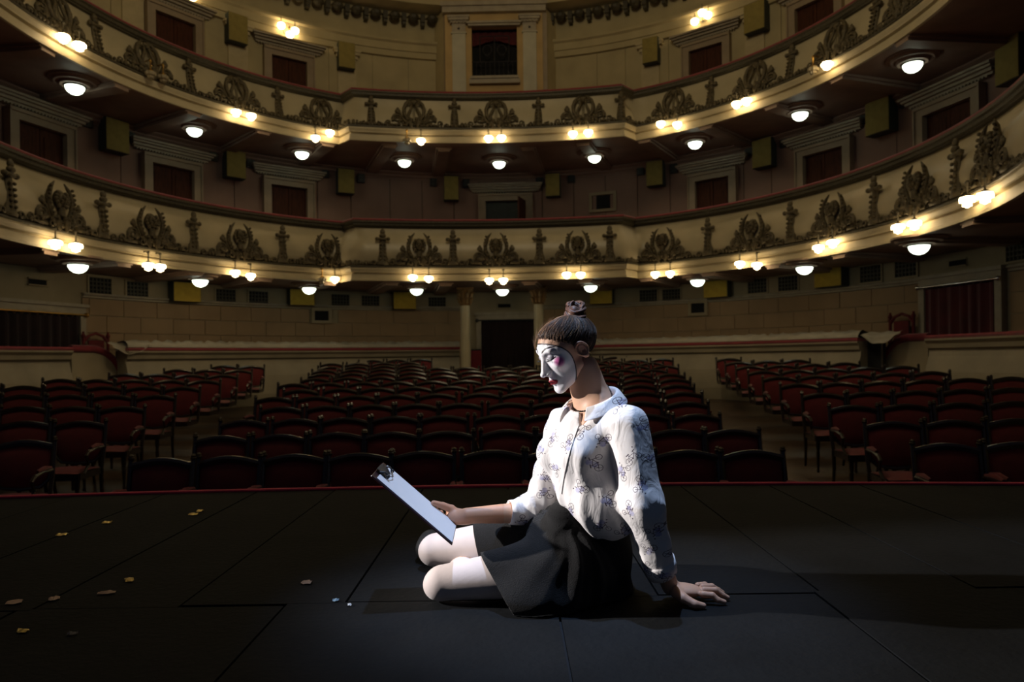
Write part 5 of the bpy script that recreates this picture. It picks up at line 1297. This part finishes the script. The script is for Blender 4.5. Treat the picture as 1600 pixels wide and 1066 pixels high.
# collar: a soft standing-and-falling band around the neck, open at the throat
P = []; K = 40; NC = Q(925, 624, 2.045); fdir = Vector((-0.80, -0.60, 0)).normalized(); sdir = Vector((-fdir.y, fdir.x, 0))
tilt = nax
for i in range(K + 1):
    a = R_(34) + (2 * PI - R_(60)) * i / K; dr = fdir * math.cos(a) + sdir * math.sin(a)
    back = 0.5 - 0.5 * math.cos(a)
    drp = 0.030 * (1 - back) + 0.004
    tipd = 0.020 * max(0, math.cos(a)) ** 6
    c0 = NC + Vector((0, 0, 0.000 - drp + 0.028 * back))
    row = [c0 + dr * 0.066 + Vector((0, 0, -0.022)), c0 + dr * 0.0655 + Vector((0, 0, 0.004)), c0 + dr * 0.071 + Vector((0, 0, 0.013)), c0 + dr * 0.081 + Vector((0, 0, 0.009)), c0 + dr * (0.096 + tipd * 0.4) + Vector((0, 0, -0.010 - tipd * 0.7 + 0.003 * math.sin(a * 7))), c0 + dr * (0.103 + tipd) + Vector((0, 0, -0.020 - tipd + 0.004 * math.sin(a * 5)))]
    P.append([tuple(q) for q in row])
m = MB().quadgrid(P); o = m.build('collar', M_BLOUSE, None, smooth=True); add_uv(o.data); o.parent = WM; o.matrix_parent_inverse = WM.matrix_world.inverted()
o.modifiers.new('thickness', 'SOLIDIFY').thickness = 0.002; sb = o.modifiers.new('soft', 'SUBSURF'); sb.levels = 1; sb.render_levels = 2
# placket along the front, lying on the cloth
pts = []
for i in range(15):
    t = i / 14; p0 = Q(905 - 27 * t - 4 * math.sin(t * 3), 664 + 108 * t, 1.6); dirv = (p0 - Vector((0, 0, EYE))).normalized(); hit = tree.ray_cast(Vector((0, 0, EYE)), dirv)
    if hit[0] is not None: pts.append(hit[0] + hit[1] * 0.001)
m = MB(); m.tube(pts, 0.0014, 6); o = m.build('placket', M_BLOUSE, None, smooth=True); add_uv(o.data); o.parent = WM; o.matrix_parent_inverse = WM.matrix_world.inverted()
# turned-back cuffs
for C0, A0, r0, r1 in ((CUF_N, EL_N, 0.0435, 0.0465), (CUF_F, EL_F, 0.0375, 0.040)):
    ax_ = (C0 - A0).normalized(); s1 = ax_.cross(Vector((0, 1, 0))).normalized(); s2_ = ax_.cross(s1)
    P = []
    for i in range(28):
        a = 2 * PI * i / 28; dr = s1 * math.cos(a) + s2_ * math.sin(a); w = 0.0012 * math.sin(3 * a + 1)
        P.append([tuple(C0 + ax_ * z_ + dr * (r_ + w)) for z_, r_ in ((-0.045, r1 - 0.006), (-0.043, r1), (-0.02, (r0 + r1) / 2 + 0.001), (0.003, r0), (0.003, r0 - 0.003), (-0.03, r0 - 0.006))])
    m = MB().quadgrid(P, closeu=True); o = m.build('cuff', M_BLOUSE, None, smooth=True); add_uv(o.data); o.parent = WM; o.matrix_parent_inverse = WM.matrix_world.inverted()
# bead necklace
M_BEAD = mat('dark_bead_chain', (0.07, 0.05, 0.04), 0.3, 0.6, var=0.2)
m = MB(); n0 = len(m.v)
bt = BVHTree.FromPolygons(bv.tolist(), bf.tolist())
for i in range(84):
    a = 2 * PI * i / 84; dr = fdir * math.cos(a) + sdir * math.sin(a); back = 0.5 - 0.5 * math.cos(a)
    c = NB + Vector((0.008, 0.005, 0.014)) + Vector((0, 0, -0.016 + 0.074 * back)); far_ = c + dr * 0.13; hit = bt.ray_cast(far_, -dr)
    p = hit[0] + dr * 0.0012 if hit[0] is not None else c + dr * 0.06; m.ball(tuple(p), 0.0030 if i % 2 else 0.0022, 6, 4)
o = m.build('necklace', M_BEAD, None, smooth=True); o.parent = WM; o.matrix_parent_inverse = WM.matrix_world.inverted()

# hair ---------------------------------------------------------------------------------
def hair_mat(name, c1, c2):
    m = bpy.data.materials.new(name); m.use_nodes = True; nt = m.node_tree; b = nt.nodes['Principled BSDF']
    a = nt.nodes.new('ShaderNodeAttribute'); a.attribute_name = 'Col'; nt.links.new(a.outputs['Color'], b.inputs['Base Color'])
    b.inputs['Roughness'].default_value = 0.5; b.inputs['Specular IOR Level'].default_value = 0.25; b.inputs['Sheen Weight'].default_value = 0.1
    return m
M_HAIR = hair_mat('brown_hair', None, None)
BD = Vector((0.0, 0.052, 0.096))             # bun root in head space
bax = BD.normalized(); b1 = bax.cross(Vector((1, 0, 0))).normalized(); b2 = bax.cross(b1)
def cap_sdf(p): return smin(ell(p, (0, 0.020, 0.026), (0.0755, 0.096, 0.073)), ell(p, (0, -0.030, 0.030), (0.060, 0.0555, 0.056)), 0.03)
cv, cf, cD = radial(cap_sdf, (0, 0.0, 0.01), 200, 420, k=0.25)
line_d = (cv[:, 2] + 0.90 * cv[:, 1] - 0.010)
phi_s = np.arctan2(cv @ np.array(b1), cv @ np.array(b2)); rs = np.random.RandomState(3)
strand = 0.5 * np.sin(phi_s * 61 + 2 * np.sin(phi_s * 9)) + 0.35 * np.sin(phi_s * 117 + 3 * np.sin(phi_s * 5 + cv[:, 2] * 20)) + 0.3 * np.sin(phi_s * 29 + 1.3)
jag = 0.0022 * np.sin(phi_s * 40) + 0.0015 * np.sin(phi_s * 97)
k_ = np.clip((line_d + jag) / 0.03, 0, 1); k_ = k_ * k_ * (3 - 2 * k_)
cv2 = cv + cD * ((-0.006 + 0.0095 * k_ + strand * 0.0004 * k_)[:, None])
hc = np.array([0.050, 0.026, 0.014]) * (1 + 0.25 * strand[:, None]) + 0.02 * np.clip(strand, 0, 1)[:, None] * np.array([1, 0.7, 0.35]); hc = np.clip(hc, 0.006, 1)
kf = np.clip(1 - line_d / 0.012, 0, 0.75)[:, None] * (cv[:, 1] < 0.03)[:, None]; hc = hc * (1 - kf) + SKIN * 0.55 * kf
keep = ((line_d + jag)[cf] > -0.004).all(1)
np_mesh('hair', tow(cv2), cf[keep], M_HAIR, WM, col=hc)
# bun of twisted locks
mv = MB(); BW = Q(897, 494, 2.045)
rr2 = random.Random(9); P0 = []
upb = Vector((-0.10, 0.0, 1.0)).normalized(); e1 = Vector((1, 0, 0.1)).normalized(); e2 = upb.cross(e1).normalized()
for L_ in range(30):
    ph0 = rr2.uniform(0, 2 * PI); R0 = rr2.uniform(0.017, 0.033); h0 = rr2.uniform(-0.034, 0.033); span = rr2.uniform(2.0, 4.0); tl = rr2.uniform(-0.4, 0.4); pts = []; rad = []
    for i in range(12):
        t = i / 11; a = ph0 + span * t; R1 = R0 * (0.75 + 0.3 * math.sin(PI * t)) * (1 - max(0, h0 - 0.01) * 9); c = BW + upb * (h0 + 0.015 * math.sin(a * 1 + tl) * 1.0) + Vector((0.006 * h0 / 0.03, 0, 0))
        pts.append(c + (e1 * math.cos(a) + e2 * math.sin(a)) * R1); rad.append(0.0065 * math.sin(PI * (0.1 + 0.8 * t)) ** 0.6)
    mv.tube(pts, rad, 7, flat=0.8)
    # ridges: thin hairs along the lock
    for q in range(4):
        oa = rr2.uniform(0, 6.28); mv.tube([p + Vector((math.cos(oa), 0.3, math.sin(oa))) * 0.0062 for p in pts[1:-1]], 0.0008, 3)
mv.ball(tuple(BW + Vector((0, 0, 0.002))), 0.026, 12, 10, sc=(0.85, 0.85, 1.1))
v_ = np.array(mv.v); cc = np.array([0.085, 0.033, 0.017]) * (0.6 + 0.9 * rs.rand(len(v_), 1))
me_f = mv.f; o = np_mesh('bun', v_, me_f, M_HAIR, WM, col=cc)
# combed strands from the hairline back to the bun, lying on the scalp
def cap_r(Dn):
    r_ = np.full(len(Dn), 0.12, dtype=np.float32); O = np.array([0, 0, 0.01], dtype=np.float32)
    for _ in range(30): r_ = r_ - 0.8 * cap_sdf(O + Dn * r_[:, None])
    return r_
rs2 = np.random.RandomState(5); NS = 1900; NP = 13
az = rs2.uniform(-PI, PI, NS); az = az * 1.0
D0 = []
for a in az:
    # find the elevation where the hairline plane is crossed
    c_ = np.array([np.sin(a), -np.cos(a)]); k9 = (0.010 - 0.0) ; e_ = math.atan2(0.90 * math.cos(a) * 1.0, 1.0); D0.append((math.sin(a) * math.cos(e_), -math.cos(a) * math.cos(e_), math.sin(e_)))
D0 = np.array(D0); D0 += rs2.normal(0, 0.013, D0.shape); 
mixr = 0.045 + rs2.rand(NS) ** 1.6 * 0.55
Bd = np.array(((BD - Vector((0, 0, 0.01))).normalized())); Dn0 = D0 / np.linalg.norm(D0, axis=1)[:, None]; D0 = Dn0 * (1 - mixr[:, None]) + Bd * mixr[:, None]; D0 /= np.linalg.norm(D0, axis=1)[:, None]
ms = MB(); ccs = []
for q in range(NS):
    ts = np.linspace(0, 1, NP)[:, None]; wob = rs2.normal(0, 0.05, 3); sb_ = 0.30 * abs(float(D0[q][0])) * (1.0 if D0[q][1] < 0.35 else 0.3); Dq = D0[q] * (1 - ts) + Bd * ts + (wob + np.array([0, sb_, -0.02])) * np.sin(ts ** 0.8 * PI); Dq /= np.linalg.norm(Dq, axis=1)[:, None]; Dq = Dq.astype(np.float32)
    rr_ = cap_r(Dq) + (0.0022 + rs2.uniform(0, 0.0055) * np.sin(ts[:, 0] * PI) ** 0.7) ; rr_[0] -= 0.003
    P_ = tow(Dq * rr_[:, None] + np.array([0, 0, 0.01])); n0 = len(ms.v); w_ = rs2.uniform(0.0006, 0.0013)
    ms.tube(P_.tolist(), [w_ * (0.5 + 0.5 * math.sin(PI * min(1, i / 5))) if i < 5 else w_ for i in range(NP)], 3, cap=False)
    g = rs2.rand(); cc_ = np.array([0.075, 0.033, 0.014]) * (0.35 + 1.5 * g * g) + np.array([0.16, 0.09, 0.03]) * (g > 0.93); ccs.append(np.tile(cc_, (len(ms.v) - n0, 1)))
o = np_mesh('combed_hair', np.array(ms.v), ms.f, M_HAIR, WM, col=np.concatenate(ccs)); o['kind'] = 'stuff'
# loose fine hairs around crown, hairline and nape
mf = MB(); Hm = HM
for q in range(300):
    t_ = rr2.random()
    if t_ < 0.62: a = rr2.uniform(-1.25, 1.25); el_ = rr2.uniform(0.35, 1.35)      # crown and front
    else: a = rr2.choice((-1, 1)) * rr2.uniform(1.9, 3.1); el_ = rr2.uniform(-0.75, 0.4)   # nape
    D_ = Vector((math.sin(a) * math.cos(el_), -math.cos(a) * math.cos(el_), math.sin(el_))); r_ = 0.09
    for _ in range(20): r_ -= float(cap_sdf(np.array([[D_.x * r_, D_.y * r_, D_.z * r_ + 0.01]], dtype=np.float32))[0])
    p = Vector((D_.x, D_.y, D_.z)) * (r_ + 0.001) + Vector((0, 0, 0.01))
    tob = (BD - p); tn = (tob - D_ * tob.dot(D_)).normalized() if t_ < 0.62 else Vector((rr2.uniform(-.3, .3), 0.5, -1)).normalized()
    Ln = rr2.uniform(0.015, 0.045); lift = rr2.uniform(0.03, 0.32); side = D_.cross(tn) * rr2.uniform(-0.4, 0.4); pts = []
    for i in range(6):
        t = i / 5; pts.append(Hm @ (p + tn * Ln * t + side * Ln * t * t + D_ * (lift * Ln * (t - 0.35 * t * t) + 0.002)))
    mf.tube(pts, [0.00028, 0.00028, 0.00025, 0.0002, 0.00015, 0.0001], 3, cap=False)
v_ = np.array(mf.v); o = np_mesh('loose_hair', v_, mf.f, M_HAIR, WM, col=np.tile(np.array([0.20, 0.10, 0.045]), (len(v_), 1))); o['kind'] = 'stuff'
# eyelashes
ml = MB()
for s in (-1, 1):
    for q in range(11):
        xx = 0.0185 + 0.0255 * q / 10; c = Vector((s * xx, -0.0825 + 6.0 * (xx - 0.031) ** 2 * 3, 0.0045)); ml.tube([Hm @ c, Hm @ (c + Vector((s * 0.001 * (q - 4), -0.004, -0.0015))), Hm @ (c + Vector((s * 0.002 * (q - 4) * 0.8, -0.0075, -0.001)))], [0.0005, 0.0004, 0.0002], 3)
o = ml.build('eyelashes', M_SHOE, None); o.parent = WM; o.matrix_parent_inverse = WM.matrix_world.inverted()

# clipboard ----------------------------------------------------------------------------
M_BRD = mat('dark_clipboard', (0.035, 0.015, 0.02), 0.35, var=0.2); M_PAP = mat('white_paper', (0.80, 0.82, 0.86), 0.55, var=0.03, scale=3)
BM = Matrix(((ux.x, uy.x, un.x, BC[0].x), (ux.y, uy.y, un.y, BC[0].y), (ux.z, uy.z, un.z, BC[0].z), (0, 0, 0, 1)))
cb = thing('clipboard', 'dark clipboard with blank white sheets held up in her right hand', 'clipboard', BM)
m = MB(); m.box((-0.012, -0.004, -0.0045), (LB + 0.004, WB + 0.004, 0)); o = m.build('board', M_BRD, cb)
bvm = o.modifiers.new('edge', 'BEVEL'); bvm.width = 0.0012
MB().box((0.004, 0.0015, 0.0002), (LB, WB - 0.002, 0.0028)).build('paper', M_PAP, cb)
m = MB()
m.quadgrid([[(x_, 0.055 + (WB - 0.11) * j / 4, z_) for j in range(5)] for x_, z_ in ((-0.012, 0.0005), (-0.012, 0.007), (-0.004, 0.0095), (0.010, 0.0085), (0.022, 0.0035), (0.026, 0.0042))])
ch = m.build('clip_plate', M_BLK, cb); ch.modifiers.new('t', 'SOLIDIFY').thickness = 0.0012
for yy in (0.055, WB - 0.055):
    MB().tube([(0.0, yy, 0.006), (0.012, yy, 0.016), (0.026, yy, 0.014), (0.030, yy, 0.005)], 0.0028, 6).ball((0.026, yy, 0.012), 0.006, 8, 6).build('clip_knob', M_BLK, cb, smooth=True)
MB().tube([(0.024, 0.055, 0.012), (0.032, WB / 2 - 0.02, 0.011), (0.038, WB / 2, 0.010), (0.032, WB / 2 + 0.02, 0.011), (0.024, WB - 0.055, 0.012)], 0.0016, 6).build('clip_wire', M_CHROME, cb, smooth=True)
